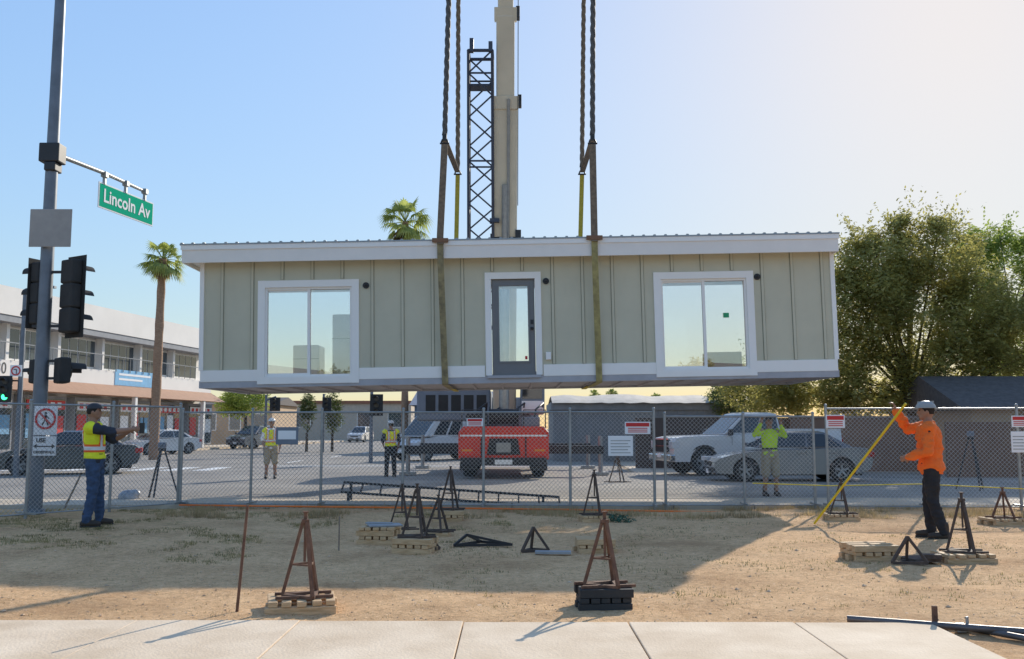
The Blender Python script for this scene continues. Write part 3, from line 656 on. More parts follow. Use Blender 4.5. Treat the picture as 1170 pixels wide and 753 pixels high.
f.box((jc(t1,1,1)+jc(t1,-1,1))/2+Vector((0,0,-.9)),(.7,.5,.06))
f.build('lattice_jib',DBLUE,cr,smooth=40)
o=MB((-.15,21.8,24)); o.box((-.15,21.8,24.4),(.3,.5,.7)); o.path([(-.15,21.8,24.7),(-.1,21.4,33)],.03,6); o=o.build('hook_block',YEL); o.location=(-.15,21.8,24); tag(o,'yellow hook block hanging under the boom tip','hook')
# ---------------- vehicles
def arc(cx,r,n=8,z0=.25):
    a0=math.asin(min(1,max(-1,(z0-CARW['r'])/r)))
    return [(cx+r*math.cos(a),CARW['r']+r*math.sin(a)) for a in [a0+(PI-2*a0)*k/n for k in range(n+1)]]
CARW={'r':.32}
LAMPG=M('lamp_glass',(.6,.62,.65),.1,var=.05); LAMPR=M('lamp_red',(.4,.02,.02),.2)
def car(name,label,cat,loc,rz,kind,paint,group=None,plate=True):
    t=thing(name,label,cat,loc,rz,group)
    if kind=='sedan': zb=.22;r=.325;fw,rw=1.36,-1.34;W=.89;top=[(-2.2,.35),(-2.28,.55),(-2.25,.84),(-2.12,.95),(-1.7,.98),(-.2,.92),(.9,.90),(1.65,.79),(2.08,.67),(2.24,.54),(2.27,.40),(2.19,.24)];cab=(-1.75,-.98,.18,1.10,.95,1.38,.76,.56)
    if kind=='suv': zb=.28;r=.36;fw,rw=1.38,-1.35;W=.93;top=[(-2.25,.4),(-2.32,.6),(-2.3,1.0),(-2.2,1.1),(-.2,1.06),(.95,1.05),(1.75,.98),(2.2,.86),(2.32,.65),(2.34,.45),(2.26,.3)];cab=(-2.15,-1.8,.25,1.05,1.07,1.66,.82,.66)
    if kind=='pickup': zb=.45;r=.43;fw,rw=1.92,-1.72;W=1.0;top=[(-2.92,.6),(-2.97,.65),(-2.95,1.44),(-.85,1.44),(-.8,1.34),(1.15,1.30),(2.6,1.25),(2.88,1.20),(2.97,1.05),(2.99,.6),(2.93,.45)];cab=(-.82,-.70,.45,1.22,1.31,1.97,.88,.74)
    if kind=='van': zb=.35;r=.36;fw,rw=1.75,-1.6;W=.98;top=[(-2.6,.45),(-2.66,.6),(-2.64,1.2),(.9,1.15),(1.8,1.05),(2.4,.85),(2.6,.65),(2.6,.4)];cab=(-2.62,-2.5,1.0,1.9,1.12,2.1,.92,.8)
    CARW['r']=r; ar=r*1.17
    low=arc(fw,ar,10,zb)+arc(rw,ar,10,zb)
    prof=top+low
    xm=max(p[0] for p in prof); xn=min(p[0] for p in prof)
    ys=[-1,-.985,-.93,-.75,0,.75,.93,.985,1]; vs=[]; zc=.6
    zmx=max(p[1] for p in prof)
    for yv in ys:
        sh={1:.955,.985:.985,.93:1.0}.get(abs(yv),1.0); bul={0:1.0,.75:.995}.get(abs(yv),.985)
        for x,z in prof:
            e=max(0,(abs(x)-(abs(xm)-.55))/.55); wf=1-(.14 if kind!='pickup' else .05)*e*e-.05*max(0,(z-.6))/(max(.1,zmx-.6))
            inarch=any(abs((x-c_)**2+(z-r)**2-ar*ar)<.002 for c_ in(fw,rw))
            xx=x*(1 if inarch else (bul if abs(x)>.8*xm else 1)); zz=z if inarch else (zc+(z-zc)*sh if z>zc else z)
            vs.append((xx,yv*W*wf,zz))
    n=len(prof); o=MB()
    fs=[(i*n+k,i*n+(k+1)%n,(i+1)*n+(k+1)%n,(i+1)*n+k) for i in range(len(ys)-1) for k in range(n)]
    fs+=[tuple(range(n))[::-1],tuple(range((len(ys)-1)*n,len(ys)*n))]
    o.add(vs,fs); o.build('body',paint,t,smooth=32)
    MB().bb(xn+.3,xm-.3,-W*.7,W*.7,zb-.04,zb+.25).build('underbody',BLACKM,t)
    for x in(fw,rw):
        for s in(-1,1):
            q=MB(); vs=[]
            for k in range(13):
                a=PI*k/12
                for rr_,yy in((ar*1.0,W*.96),(ar*1.10,W*.96),(ar*1.10,W*.985),(ar*1.0,W*.985)): vs.append((x+rr_*math.cos(a),s*yy,r+rr_*math.sin(a)))
            q.add(vs,[(k*4+j,k*4+(j+1)%4,(k+1)*4+(j+1)%4,(k+1)*4+j) for k in range(12) for j in range(4)]+[(0,1,2,3),(51,50,49,48)])
            q.build('wheel_arch',paint if kind=='sedan' else BLACKM,t,smooth=30)
    x0,x1,x2,x3,z0,z1,w0,w1=cab
    A=[Vector(v) for v in((x0,-w0,z0),(x3,-w0,z0),(x3,w0,z0),(x0,w0,z0))]; Bq=[Vector(v) for v in((x1,-w1,z1),(x2,-w1,z1),(x2,w1,z1),(x1,w1,z1))]
    o=MB(); vs=A+Bq
    o.add(vs,[(0,1,5,4),(1,2,6,5),(2,3,7,6),(3,0,4,7),(0,3,2,1)])
    o.add([*Bq,Vector((x1+.15,-w1*.7,z1+.05)),Vector((x2-.15,-w1*.7,z1+.05)),Vector((x2-.15,w1*.7,z1+.05)),Vector((x1+.15,w1*.7,z1+.05))],[(0,1,5,4),(1,2,6,5),(2,3,7,6),(3,0,4,7),(4,5,6,7)])
    o.build('roof',paint,t,bevel=.03)
    def quad(name,a,b,c,d,u0,u1,v0,v1):
        nrm=(b-a).cross(d-a).normalized()*.012
        def L(u,v): return (a*(1-u)+b*u)*(1-v)+(d*(1-u)+c*u)*v
        q=[L(u0,v0),L(u1,v0),L(u1,v1),L(u0,v1)]
        return MB().add([p+nrm for p in q]+[p-nrm*.2 for p in q],[(0,1,2,3),(4,7,6,5),(0,4,5,1),(1,5,6,2),(2,6,7,3),(3,7,4,0)]).build(name,DGLASS,t)
    quad('windscreen',A[1],A[2],Bq[2],Bq[1],.05,.95,.05,.95)
    quad('rear_window',A[3],A[0],Bq[0],Bq[3],.08,.92,.12,.9)
    if kind=='van': sp_=[(.55,.70),(.73,.9)]
    elif kind=='suv': sp_=[(.08,.27),(.29,.6),(.62,.93)]
    elif kind=='sedan': sp_=[(.10,.46),(.49,.92)]
    else: sp_=[(.05,.42),(.47,.93)]
    for u0,u1 in sp_:
        quad('side_window',A[0],A[1],Bq[1],Bq[0],u0,u1,.08,.9); quad('side_window',A[2],A[3],Bq[3],Bq[2],1-u1,1-u0,.08,.9)
    for x in(fw,rw):
        for s in(-1,1): wheel(t,x,s*(W-.13),r,.22,'y',rim=GALV)
    hz=.62 if kind in('sedan',) else (.98 if kind=='pickup' else .78)
    for s in(-1,1):
        MB().box((xm-.13,s*(W-(.30 if kind!='pickup' else .21)),hz),(.28,.32,.14 if kind!='pickup' else .24),rz=-s*(.25 if kind!='pickup' else .05)).build('headlight',LAMPG,t,bevel=.02)
        MB().box((xn+.10,s*(W-.24),hz+.15),(.22,.26,.16),rz=s*.2).build('tail_light',LAMPR,t,bevel=.02)
        MB().box((x3-.18 if kind!='van' else x3-.3,s*(w0+.14),z0+.07),(.12,.2,.13 if kind!='pickup' else .2)).build('wing_mirror',paint if kind!='pickup' else BLACK,t,bevel=.03)
        dm=(x1+x2)/2+.05
        for dx in((x3-.25),dm,(dm-.95)):
            MB().bb(dx-.006,dx+.006,s*(W*.957),s*(W*.961),zb+.12,z0-.08).build('door_seam',BLACKM,t)
        MB().bb(xn+.9,xm-.9,s*W*.95,s*W*.972,zb+.26,zb+.30).build('side_moulding',BLACKM if kind!='sedan' else paint,t)
        for hx in(dm+.16,dm-.78):
            MB().bb(hx-.08,hx+.08,s*W*.95,s*W*.985,z0-.16,z0-.13).build('door_handle',CHROME if kind=='pickup' else paint,t)
    if kind=='pickup':
        MB().bb(xm-.04,xm+.012,-.62,.62,.74,1.16).build('grille',BLACKM,t)
        for zz in(.73,.94,1.16): MB().bb(xm-.02,xm+.03,-.64,.64,zz-.02,zz+.02).build('grille_bar',CHROME,t)
        MB().box((xm,0,.58),(.18,1.95,.2)).build('front_bumper',CHROME,t,bevel=.03)
        MB().bb(-2.85,-.95,-.8,.8,1.442,1.45).build('bed_cover',BLACKM,t)
        for s in(-1,1):
            MB().bb(-2.9,-.9,s*.86-.04,s*.86+.04,1.42,1.49).build('bed_rail',paint,t)
            MB().bb(-.86,-.82,s*W*.94,s*W*.965,.6,1.42).build('cab_gap',BLACKM,t)
            MB().bb(-.7,1.3,s*W*.9,s*W*1.02,.42,.48).build('running_board',BLACK,t)
    else:
        MB().bb(xm-.06,xm+.004,-.4,.4,hz-.18,hz-.05).build('grille',BLACKM,t)
        MB().bb(xm-.05,xm+.006,-.55,.55,zb+.06,zb+.16).build('air_intake',BLACKM,t)
    if plate:
        MB().bb(xm-.02,xm+(.1 if kind=='pickup' else .014),-.15,.15,hz-.40,hz-.27).build('number_plate',WHITES,t)
        MB().bb(xn-.014,xn+.02,-.15,.15,hz-.05,hz+.1).build('number_plate',WHITES,t)
    return t
SILV=M('silver_paint',(.15,.15,.16),.3,metal=.35,var=.04,coat=.8)
WPAINT=M('white_paint',(.64,.63,.62),.35,var=.03,coat=.5)
DPAINT=M('dark_paint',(.018,.02,.026),.3,var=.1,coat=.5)
GPAINT=M('grey_paint',(.12,.12,.13),.35,metal=.3,var=.1,coat=.6)
p=G(894,549); car('parked_car','silver grey sedan parked in front of the white pickup','car',(p.x+.1,27.9,0),PI,'sedan',SILV)
p=P(856,540,31.6); car('pickup_truck','white pickup truck parked behind the silver grey sedan','truck',(p.x,31.8,0),PI+R(12),'pickup',WPAINT)
p=G(110,538); car('parked_car','black sedan on the road behind the worker in the yellow vest at left','car',(p.x,32,0),R(200),'sedan',DPAINT)
p=P(183,515,56); car('parked_car','white car parked below the white two storey building','car',(p.x,56,0),R(235),'sedan',WPAINT)
p=P(290,510,72); car('parked_car','small dark car in the distance left of the worker in shorts','car',(p.x,72,0),R(250),'suv',GPAINT)
p=P(506,510,46); car('parked_van','white van parked beyond the left side of the red crane','van',(p.x,46,0),R(225),'van',WPAINT)
p=P(412,503,105); car('distant_car','tiny white car far down the side road','car',(p.x,105,0),R(262),'suv',WPAINT)
p=P(468,505,92); car('distant_car','tiny silver car far down the road between signal poles','car',(p.x,92,0),R(262),'sedan',SILV)
# ---------------- fence
def fence(name,label,A,B,posts,h=1.83,feet=True):
    A=Vector((*A,0));B=Vector((*B,0)); d=(B-A); L=d.length; d.normalize(); n=Vector((-d.y,d.x,0))
    t=thing(name,label,'fence',A)
    for s in posts:
        q=MB(A); p=A+d*s; q.tube(p,p+Vector((0,0,h+.06)),.026,n=10); q.ball(p+Vector((0,0,h+.06)),.03)
        if feet: q.beam(p-n*.3+Vector((0,0,.12)),p+n*.3+Vector((0,0,.12)),.04,.03)
        q.build('post',GALV,t,smooth=50)
    ps=list(posts)
    for a,b in zip(ps[:-1],ps[1:]):
        q=MB(A); w=b-a-.05; a0=a+.025
        def T(x,z): return A+d*(a0+x)+n*(.012*math.sin(x*2.3+z))+Vector((0,0,z))
        st=.078; hh=h-.12; c=-hh
        while c<w:
            for fl in(0,1):
                xa=max(0,c); xb=min(w,c+hh); za,zb=(xa-c),(xb-c)
                if fl: za,zb=hh-za,hh-zb
                q.path([T(xa,za+.1),T(xb,zb+.1)],.0034,3)
            c+=st
        q.build('chain_link_mesh',WIRE,t,recalc=False)
        MB(A).tube(T(0,h),T(w,h),.018,n=8).build('top_rail',GALV,t,smooth=50); MB(A).tube(T(0,.1),T(w,.1),.012,n=6).build('bottom_rail',GALV,t,smooth=50)
    return t
fl=17.6
def fx_(px,D=fl): return (px-585)/F*D*1.0
pc=[fx_(x) for x in(200,283,365,460,553,652,747)]
fence('chain_link_fence','long middle run of chain link fence crossing the site behind the dirt lot',(pc[0],fl+.5),(pc[-1],fl),[ (x-pc[0])*1.0 for x in pc],h=1.8)
pr_=[fx_(x) for x in(940,1048,1152,1260)]
fence('chain_link_fence','right run of chain link fence behind the worker in orange',(pr_[0],17.5),(pr_[-1],17.3),[x-pr_[0] for x in pr_],h=1.86)
pm=[fx_(x) for x in(760,850,930)]
fence('chain_link_fence','middle right run of chain link fence in front of the silver sedan',(pm[0],17.75),(pm[-1],17.75),[x-pm[0] for x in pm],h=1.72)
A_=(-9.2,14.2);B_=(pc[0]-.08,fl+.6); LL=math.dist(A_,B_)
fence('chain_link_fence','left run of chain link fence angling away behind the signal pole',A_,B_,[0,LL*.42,LL*.72,LL],h=1.9)
def fsign(x0,y0,x1,y1,D,label,style):
    a=P(x0,y1,D);b=P(x1,y0,D); t=thing('fence_sign',label,'sign',(a.x,D,a.z)); w=b.x-a.x;h=b.z-a.z
    MB().bb(0,w,-.006,.006,0,h).build('panel',WHITES if style!='dark' else CGREY,t,bevel=.004)
    if style=='red':
        MB().bb(.02,w-.02,-.010,-.0062,h*.62,h*.92).build('red_band',REDS,t)
        for k in range(3): MB().bb(w*.12,w*.88,-.0095,-.0062,h*(.14+.15*k),h*(.21+.15*k)).build('printed_line',REDS,t)
    elif style=='plain':
        for k in range(5): MB().bb(w*.1,w*(.9-.1*(k%2)),-.0095,-.0062,h*(.14+.15*k),h*(.18+.15*k)).build('printed_line',GALV,t)
    else:
        MB().bb(w*.1,w*.9,-.0095,-.0062,h*.3,h*.8).build('printed_panel',WHITES,t)
fsign(315,488,341,508,17.5,'small grey and white sign on the fence right of the worker in shorts','dark')
fsign(533,478,552,487,17.45,'small red lettered sign on the fence above the red crane','red')
fsign(714,482,743,496,17.5,'red and white sign high on the fence right of the crane','red')
fsign(695,498,723,521,17.45,'plain white sign hanging low on the fence right of the crane','plain')
fsign(944,474,965,489,17.4,'red and white sign on the fence left of the worker in orange','red')
fsign(1156,475,1172,488,17.2,'red and white sign on the fence at the right edge, the upper one','red')
fsign(1156,493,1172,517,17.2,'white sign on the fence at the right edge, the lower one','plain')
pts=[P(205,577,17.75),P(370,579,17.2),P(560,581,17.2),P(760,584,17.2),P(950,588,17.2),P(1180,594,16.9)]
o=MB(pts[0]).path(pts,.016,6).build('orange_line',ORANGE); o.location=pts[0]; tag(o,'orange line stretched low along the foot of the fence','line')
pts=[P(860,552,17.3),P(950,555,17.2),P(1050,553,17.2),P(1180,559,17)]
o=MB(pts[0]).path(pts,.010,6).build('yellow_line',YEL); o.location=pts[0]; tag(o,'thin yellow line strung across the right fence','line')
# ---------------- left signal pole
pb=Vector((P(39,590,16.6).x,16.6,0)); pole=thing('signal_pole','tall grey traffic signal pole at left carrying the green street sign','signal pole',pb)
MB().path([(0,0,0),(0,0,5),(0,0,10.5)],[.125,.11,.085],16).build('pole',POLEG,pole,smooth=50)
q=MB(); q.path([(0,0,0),(0,0,.12)],[.19,.17],16); q.build('base_plate',POLEG,pole)
def lp(x,y,D): return P(x,y,D)-pb
zarm=lp(62,176,16.6).z
a1=Vector((.05,0,zarm)); e_=lp(168,226,19.4); a2=Vector((e_.x,e_.y,zarm))
q=MB(); q.path([a1,(a1*.5+a2*.5)+Vector((0,0,.03)),a2],[.045,.04,.032],10); q.build('sign_arm',GALV,pole,smooth=50)
q=MB(); q.box((0,0,zarm),(.36,.3,.34)); q.box((.02,-.0,zarm-.25),(.2,.28,.16)); q.build('arm_bracket',BLACK,pole,bevel=.02)
ad=(a2-a1).normalized(); s0=a1+(a2-a1)*.44; s1=a1+(a2-a1)*1.08
drop=.17; sh_=.50
nn=ad.cross(Vector((0,0,1))).normalized()
q=MB(); q.beam(s0+Vector((0,0,-drop-sh_/2)),s1+Vector((0,0,-drop-sh_/2)),.02,sh_)
sg=q.build('street_sign',WHITES,pole,bevel=.004)
q=MB(); e=.03
q.beam(s0+ad*e+nn*.011+Vector((0,0,-drop-sh_/2)),s1-ad*e+nn*.011+Vector((0,0,-drop-sh_/2)),.006,sh_-2*e); q.build('green_field',GREENS,sg)
text(sg,'Lincoln Av',.37,(s0+s1)/2+nn*.017+Vector((0,0,-drop-sh_/2+.0)),ad,(0,0,1),WHITES,bold=.006,xs=.98,ext=.002)
for f_ in(.50,.74,.97):
    q=MB(); c_=a1+(a2-a1)*f_; q.beam(c_+Vector((0,0,.06)),c_+Vector((0,0,-drop-.02)),.05,.06); q.box(c_,(.1,.12,.1)); q.build('hanger',GALV,pole)
q=MB(); c1=lp(35,283,16.5); c2=lp(85,240,16.5); q.bb(c1.x,c2.x,-.18,-.165,c1.z,c2.z); q.build('sign_back',M('sign_back',(.34,.32,.30),.6),pole,bevel=.01)
q=MB(); q.bb(-.15,.15,-.16,0,(c1.z+c2.z)/2-.03,(c1.z+c2.z)/2+.03); q.build('sign_bracket',GALV,pole)
LOFF=M('lens_off',(.05,.04,.03),.3)
def head(par,cx,cy,z0,z1,w,rz,back=True,lit=None,n=3,plate=1.5):
    T=Matrix.Rotation(rz,3,'Z'); h=z1-z0
    def pt(x,y,z): return T@Vector((x,y,0))+Vector((cx,cy,z))
    q=MB()
    for k in range(n): q.box((cx,cy,z0+h*(k+.5)/n),(w,.2,h/n*.97),rz=rz)
    q.box((cx,cy,(z0+z1)/2),(w*.8,.16,h),rz=rz)
    hd=q.build('signal_head',BLACKM,par,bevel=.03)
    if plate:
        q=MB(); q.box(pt(0,-.1,(z0+z1)/2),(w*plate,.01,h*1.12),rz=rz); q.build('backplate',BLACKM,hd)
    for k in range(n):
        z=z0+h*(k+.5)/n; r=min(w,h/n)*.38
        q=MB(); q.path([pt(0,-.1,z),pt(0,-.13,z)],[r,r],16); q.build('lens',(M('lens_green',(.05,1,.35),.4,emit=3) if lit==k else LOFF),hd)
        q=MB()
        for i in range(9):
            a0=PI*i/9-.2;a1_=PI*(i+1)/9-.2
            v=[pt(r*1.1*math.cos(a0),-.11,z+r*1.1*math.sin(a0)),pt(r*1.1*math.cos(a1_),-.11,z+r*1.1*math.sin(a1_)),pt(r*1.1*math.cos(a1_),-.11-w*.7,z+r*1.1*math.sin(a1_)*.9),pt(r*1.1*math.cos(a0),-.11-w*.7,z+r*1.1*math.sin(a0)*.9)]
            q.add(v,[(0,1,2,3)])
        q.build('visor',BLACKM,hd,recalc=False)
    return hd
c1=lp(77,380,16.5);c2=lp(77,296,16.5); head(pole,c1.x,-.05,c1.z,c2.z,.36,R(148),plate=1.45)
c1=lp(45,370,16.5);c2=lp(45,298,16.5); head(pole,c1.x-.12,.1,c1.z,c2.z,.28,R(250),plate=1.3)
for yy in(310,372,412,432):
    z=lp(60,yy,16.5).z; MB().beam((-.2,0,z),(.42,-.02,z),.045,.045).build('mounting_bracket',BLACK,pole)
c1=lp(68,438,16.5);c2=lp(68,408,16.5); head(pole,c1.x,-.02,c1.z,c2.z,.36,R(130),n=1,plate=0)
c1=lp(37,438,16.5);c2=lp(37,410,16.5); head(pole,c1.x-.02,.05,c1.z,c2.z,.16,R(260),n=1,plate=0)
c1=lp(35,497,16.4);c2=lp(64,464,16.4); zc=(c1.z+c2.z)/2; xc=(c1.x+c2.x)/2+.02; ww=.40
q=MB(); q.bb(xc-ww/2,xc+ww/2,-.165,-.155,zc-.25,zc+.25); cs_=q.build('crossing_sign',WHITES,pole,bevel=.004)
def ring(q,cx,cz,r0,r1,y0,y1,n=32):
    vs=[];
    for k in range(n):
        a=2*PI*k/n
        for r,y in((r0,y0),(r1,y0),(r1,y1),(r0,y1)): vs.append((cx+r*math.cos(a),y,cz+r*math.sin(a)))
    q.add(vs,[(k*4+j,k*4+(j+1)%4,((k+1)%n)*4+(j+1)%4,((k+1)%n)*4+j) for k in range(n) for j in range(4)])
q=MB(); ring(q,xc,zc+.03,.145,.18,-.175,-.167); q.beam((xc-.11,-.172,zc+.14),(xc+.11,-.172,zc-.08),.004,.03,up=(0,0,1)); q.build('prohibition_ring',REDS,cs_)
q=MB(); q.ball((xc,-.168,zc+.125),(.022,.003,.022)); q.beam((xc,-.168,zc+.10),(xc-.005,-.168,zc+.02),.003,.04,up=(1,0,0)); q.beam((xc,-.168,zc+.03),(xc+.05,-.168,zc-.08),.003,.022,up=(1,0,0)); q.beam((xc,-.168,zc+.03),(xc-.055,-.168,zc-.08),.003,.022,up=(1,0,0)); q.beam((xc,-.168,zc+.09),(xc+.06,-.168,zc+.03),.003,.014,up=(1,0,0)); q.beam((xc,-.168,zc+.09),(xc-.06,-.168,zc+.03),.003,.014,up=(1,0,0)); q.build('walking_figure',BLACK,cs_)
q=MB(); q.bb(xc-ww/2,xc+ww/2,-.165,-.155,zc-.60,zc-.27); cs2=q.build('crossing_plate',WHITES,pole,bevel=.004)
text(cs2,'USE',.10,(xc-.06,-.168,zc-.34),(1,0,0),(0,0,1),BLACK,bold=.003); text(cs2,'CROSSWALK',.062,(xc,-.168,zc-.54),(1,0,0),(0,0,1),BLACK,bold=.002)
q=MB(); q.beam((xc-.16,-.167,zc-.44),(xc+.16,-.167,zc-.44),.003,.02,up=(0,0,1)); q.prism([(xc+.19,zc-.44),(xc+.13,zc-.40),(xc+.13,zc-.48)],-.169,-.166); q.prism([(xc-.19,zc-.44),(xc-.13,zc-.48),(xc-.13,zc-.40)],-.169,-.166); q.build('arrow',BLACK,cs2)
b0=Vector((P(19,520,30).x,30,0)); t=thing('street_lamp','slim street lamp pole at the far left carrying a small green traffic light','street lamp',b0)
zt=P(20,331,30).z; MB().path([(0,0,0),(0,0,zt)],[.09,.06],12).build('pole',POLEG,t,smooth=50)
q=MB(); q.path([(0,0,zt),(.25,0,zt+.08),(.62,0,zt+.10)],[.04,.035,.03],8); q.box((.75,0,zt+.08),(.4,.16,.07)); q.build('lamp_head',POLEG,t)
c1=P(5,458,29.8)-b0;c2=P(5,431,29.8)-b0; head(t,c1.x,-.1,c1.z,c2.z,.28,0,lit=0,plate=1.5)
q=MB(); q.beam((0,0,c2.z-.1),(c1.x,-.05,c2.z-.1),.05); q.build('signal_bracket',BLACK,t)
c1=P(10,430,29.8)-b0;c2=P(24,417,29.8)-b0
q=MB(); q.bb(c1.x,c2.x,-.14,-.125,c1.z,c2.z); s_=q.build('turn_sign',WHITES,t); q=MB(); ring(q,(c1.x+c2.x)/2,(c1.z+c2.z)/2,.11,.15,-.15,-.142,20); q.build('prohibition_ring',REDS,s_)
q=MB(); mx_,mz_=(c1.x+c2.x)/2,(c1.z+c2.z)/2; q.beam((mx_+.02,-.146,mz_-.1),(mx_+.02,-.146,mz_+.04),.004,.025,up=(1,0,0)); q.beam((mx_+.02,-.146,mz_+.04),(mx_-.07,-.146,mz_+.04),.004,.025); q.build('arrow',BLACK,s_)
def dsig(px,D,ytop,yh0,yh1,label,arm=0):
    b=Vector((P(px,500,D).x,D,0)); t=thing('traffic_signal',label,'traffic light',b,0); z=P(px,ytop,D).z
    MB().path([(0,0,0),(0,0,z)],[.09,.07],10).build('pole',POLEG,t,smooth=50)
    if arm: MB().path([(0,0,z-.3),(arm,0,z-.1)],[.06,.04],8).build('mast_arm',POLEG,t)
    head(t,arm if arm else .25,-.15,P(px,yh1,D).z,P(px,yh0,D).z,.38,0,plate=1.5)
dsig(424,42,447,452,474,'traffic light on a grey pole left of the white van')
dsig(303,52,451,455,469,'traffic light above the worker in shorts',arm=.55)
dsig(369,60,450,455,470,'traffic light beside the dark cypress shrubs far off')
# ---------------- white building
A0=Vector((-27.3,40,0)); Bv=Vector((-22.7,72,0)); dB=(Bv-A0).normalized(); LB=(Bv-A0).length; ang=math.atan2(dB.y,dB.x)
WB=M('white_stucco',(.84,.80,.75),.85,var=.05,scale=.5); TERR=M('terracotta_canopy',(.40,.23,.15),.8,var=.1); GRYB=M('grey_band',(.30,.31,.33),.8)
wb=thing('commercial_building','white two storey commercial building with terracotta canopy at the left','building',A0,ang)
def wbx(x0,x1,y0,y1,z0,z1,nm,m,par=wb,bv=0): return MB().bb(x0,x1,y0,y1,z0,z1).build(nm,m,par,bevel=bv)
wbx(-8,LB,.8,14,0,7.3,'wall',WB); wbx(-8.3,LB+.2,-.3,14.2,7.3,8.75,'parapet',WB); wbx(-8.25,LB+.15,-.25,.75,6.95,7.29,'soffit_band',GRYB)
wbx(-8,LB,0,.79,3.9,5.0,'spandrel',WB)
f=MB(); f.add([(-8,-1.2,3.45),(LB,-1.2,3.45),(LB,-.01,4.15),(-8,-.01,4.15),(-8,-.01,3.45),(LB,-.01,3.45)],[(0,1,2,3),(0,4,5,1),(0,3,4),(1,5,2)]); f.build('canopy',TERR,wb)
x=-7.5
while x<LB-3:
    fr=wbx(x,x+3.6,.72,.79,5.1,6.85,'window',TRIM)
    for k in range(4): wbx(x+.06+k*.89,x+.86+k*.89,.69,.715,5.2,6.75,'pane',BLDGL,fr)
    x+=4.4
x=-7.5; kk=0
SKYB=M('poster_blue',(.15,.35,.55),.6)
while x<LB-3:
    fr=wbx(x,x+3.8,.22,.79,.3,3.3,'shop_window',GRYB)
    for k in range(3): wbx(x+.08+k*1.22,x+1.2+k*1.22,.19,.215,.45,3.1,'pane',BLDGL,fr)
    wbx(x+.2,x+3.6,.16,.185,2.55,3.05,'shop_sign',REDS if kk%3==1 else WHITES,fr)
    for j in range(5): wbx(x+.4+j*.62,x+.75+j*.62,.145,.158,2.65,2.95,'sign_lettering',WHITES if kk%3==1 else REDS,fr)
    wbx(x+.2,x+1.1,.16,.185,1.0,2.3,'poster',(WHITES,SKYB,REDS)[kk%3],fr); wbx(x+1.5,x+2.3,.16,.185,.9,2.4,'poster',(REDS,WHITES,WHITES)[kk%3],fr); wbx(x+2.6,x+3.5,.16,.185,1.2,2.2,'poster',(SKYB,REDS,WHITES)[kk%3],fr)
    x+=4.6; kk+=1
for k in range(5): wbx(-7.9+k*9.2,-7.65+k*9.2,-1.15,-.9,0,3.44,'column',WB)
for k in range(8): wbx(-5.7+k*4.4+1.9,-5.7+k*4.4+2.15,.3,.79,5.0,6.95,'pier',WB)
bn=wbx(19.2,23.8,-.03,-.001,4.18,5.15,'banner',M('banner_blue',(.15,.42,.68),.6))
for k in range(2): MB().bb(19.6,23.4-k,-.04,-.031,4.8-k*.3,4.93-k*.3).build('printed_line',WHITES,bn)
text(wb,'206-330',.85,(7.7,-.011,4.55),(1,0,0),(0,0,1),BLACK,name='address_number')
rail=MB().bb(-8,30,-.09,-.04,5.9,5.95).build('balcony_rail',POLEG,wb)
for k in range(48): MB().bb(-8+k*.8,-7.97+k*.8,-.08,-.05,5.0,5.9).build('baluster',POLEG,rail)
def simple_building(name,label,x0,x1,D,dep,h,wall,roofm,roofh=.0,wins=3,over=.3,base=0,winm=BLDGL,gable=False):
    t=thing(name,label,'building',((x0+x1)/2,D,0)); w=(x1-x0)/2
    MB().bb(-w,w,0,dep,0,h).build('wall',wall,t)
    if gable: MB().prism([(-w-over,h),(w+over,h),(0,h+roofh)],-over,dep+over).build('roof',roofm,t)
    else:
        f=MB(); f.add([(-w-over,-over,h),(w+over,-over,h),(w+over,dep/2,h+roofh),(-w-over,dep/2,h+roofh),(-w-over,dep+over,h),(w+over,dep+over,h)],[(0,1,2,3),(3,2,5,4),(0,3,4),(1,5,2),(0,4,5,1)]) if roofh else f.bb(-w-over,w+over,-over,dep+over,h,h+.35)
        f.build('roof',roofm,t)
    for k in range(wins):
        cx=-w+(2*w)*(k+.5)/wins; ww=min(1.2,w/wins*.5)
        fr=MB().bb(cx-ww,cx+ww,-.05,-.001,h*.35,h*.78).build('window',TRIM,t); MB().bb(cx-ww+.08,cx+ww-.08,-.07,-.051,h*.35+.08,h*.78-.08).build('pane',winm,fr)
    return t
BEIGE=M('beige_stucco',(.48,.34,.22),.85,var=.1,scale=.6); BGREY=M('blue_grey_wall',(.12,.155,.21),.8,var=.08); SHEDM=M('corrugated_grey',(.22,.23,.24),.6,metal=.2,var=.15); TARP=M('grey_tarp',(.54,.48,.41),.8,var=.15,bump=.8,bscale=2); DROOF=M('dark_shingle',(.12,.105,.10),.9,var=.25,scale=6)
def X_(px,D): return (px-585)/F*D
simple_building('low_building','low beige building across the junction beside the white one',X_(228,88),X_(312,88),88,10,3.7,BEIGE,DROOF,.8,3)
simple_building('low_building','pale low shop building far down the side road',X_(330,120),X_(470,120),120,12,4.6,M('pale_wall',(.5,.42,.34),.85),M('red_tile',(.3,.13,.08),.85),.0,4)
simple_building('gabled_building','blue grey gabled building behind the left of the crane',X_(474,58),X_(556,58),58,9,2.9,BGREY,M('blue_roof',(.16,.2,.27),.7),1.0,2)
t=simple_building('grey_shed','grey metal shed with tarpaulin roof between the crane and the pickup',X_(632,44),X_(822,44),44,6,2.35,SHEDM,SHEDM,.0,0,over=.1)
for k in range(25): MB().bb(-3.8+k*.3,-3.74+k*.3,-.03,-.001,0.02,2.35).build('wall_rib',SHEDM,t)
f=MB(); n=24
vs=[];
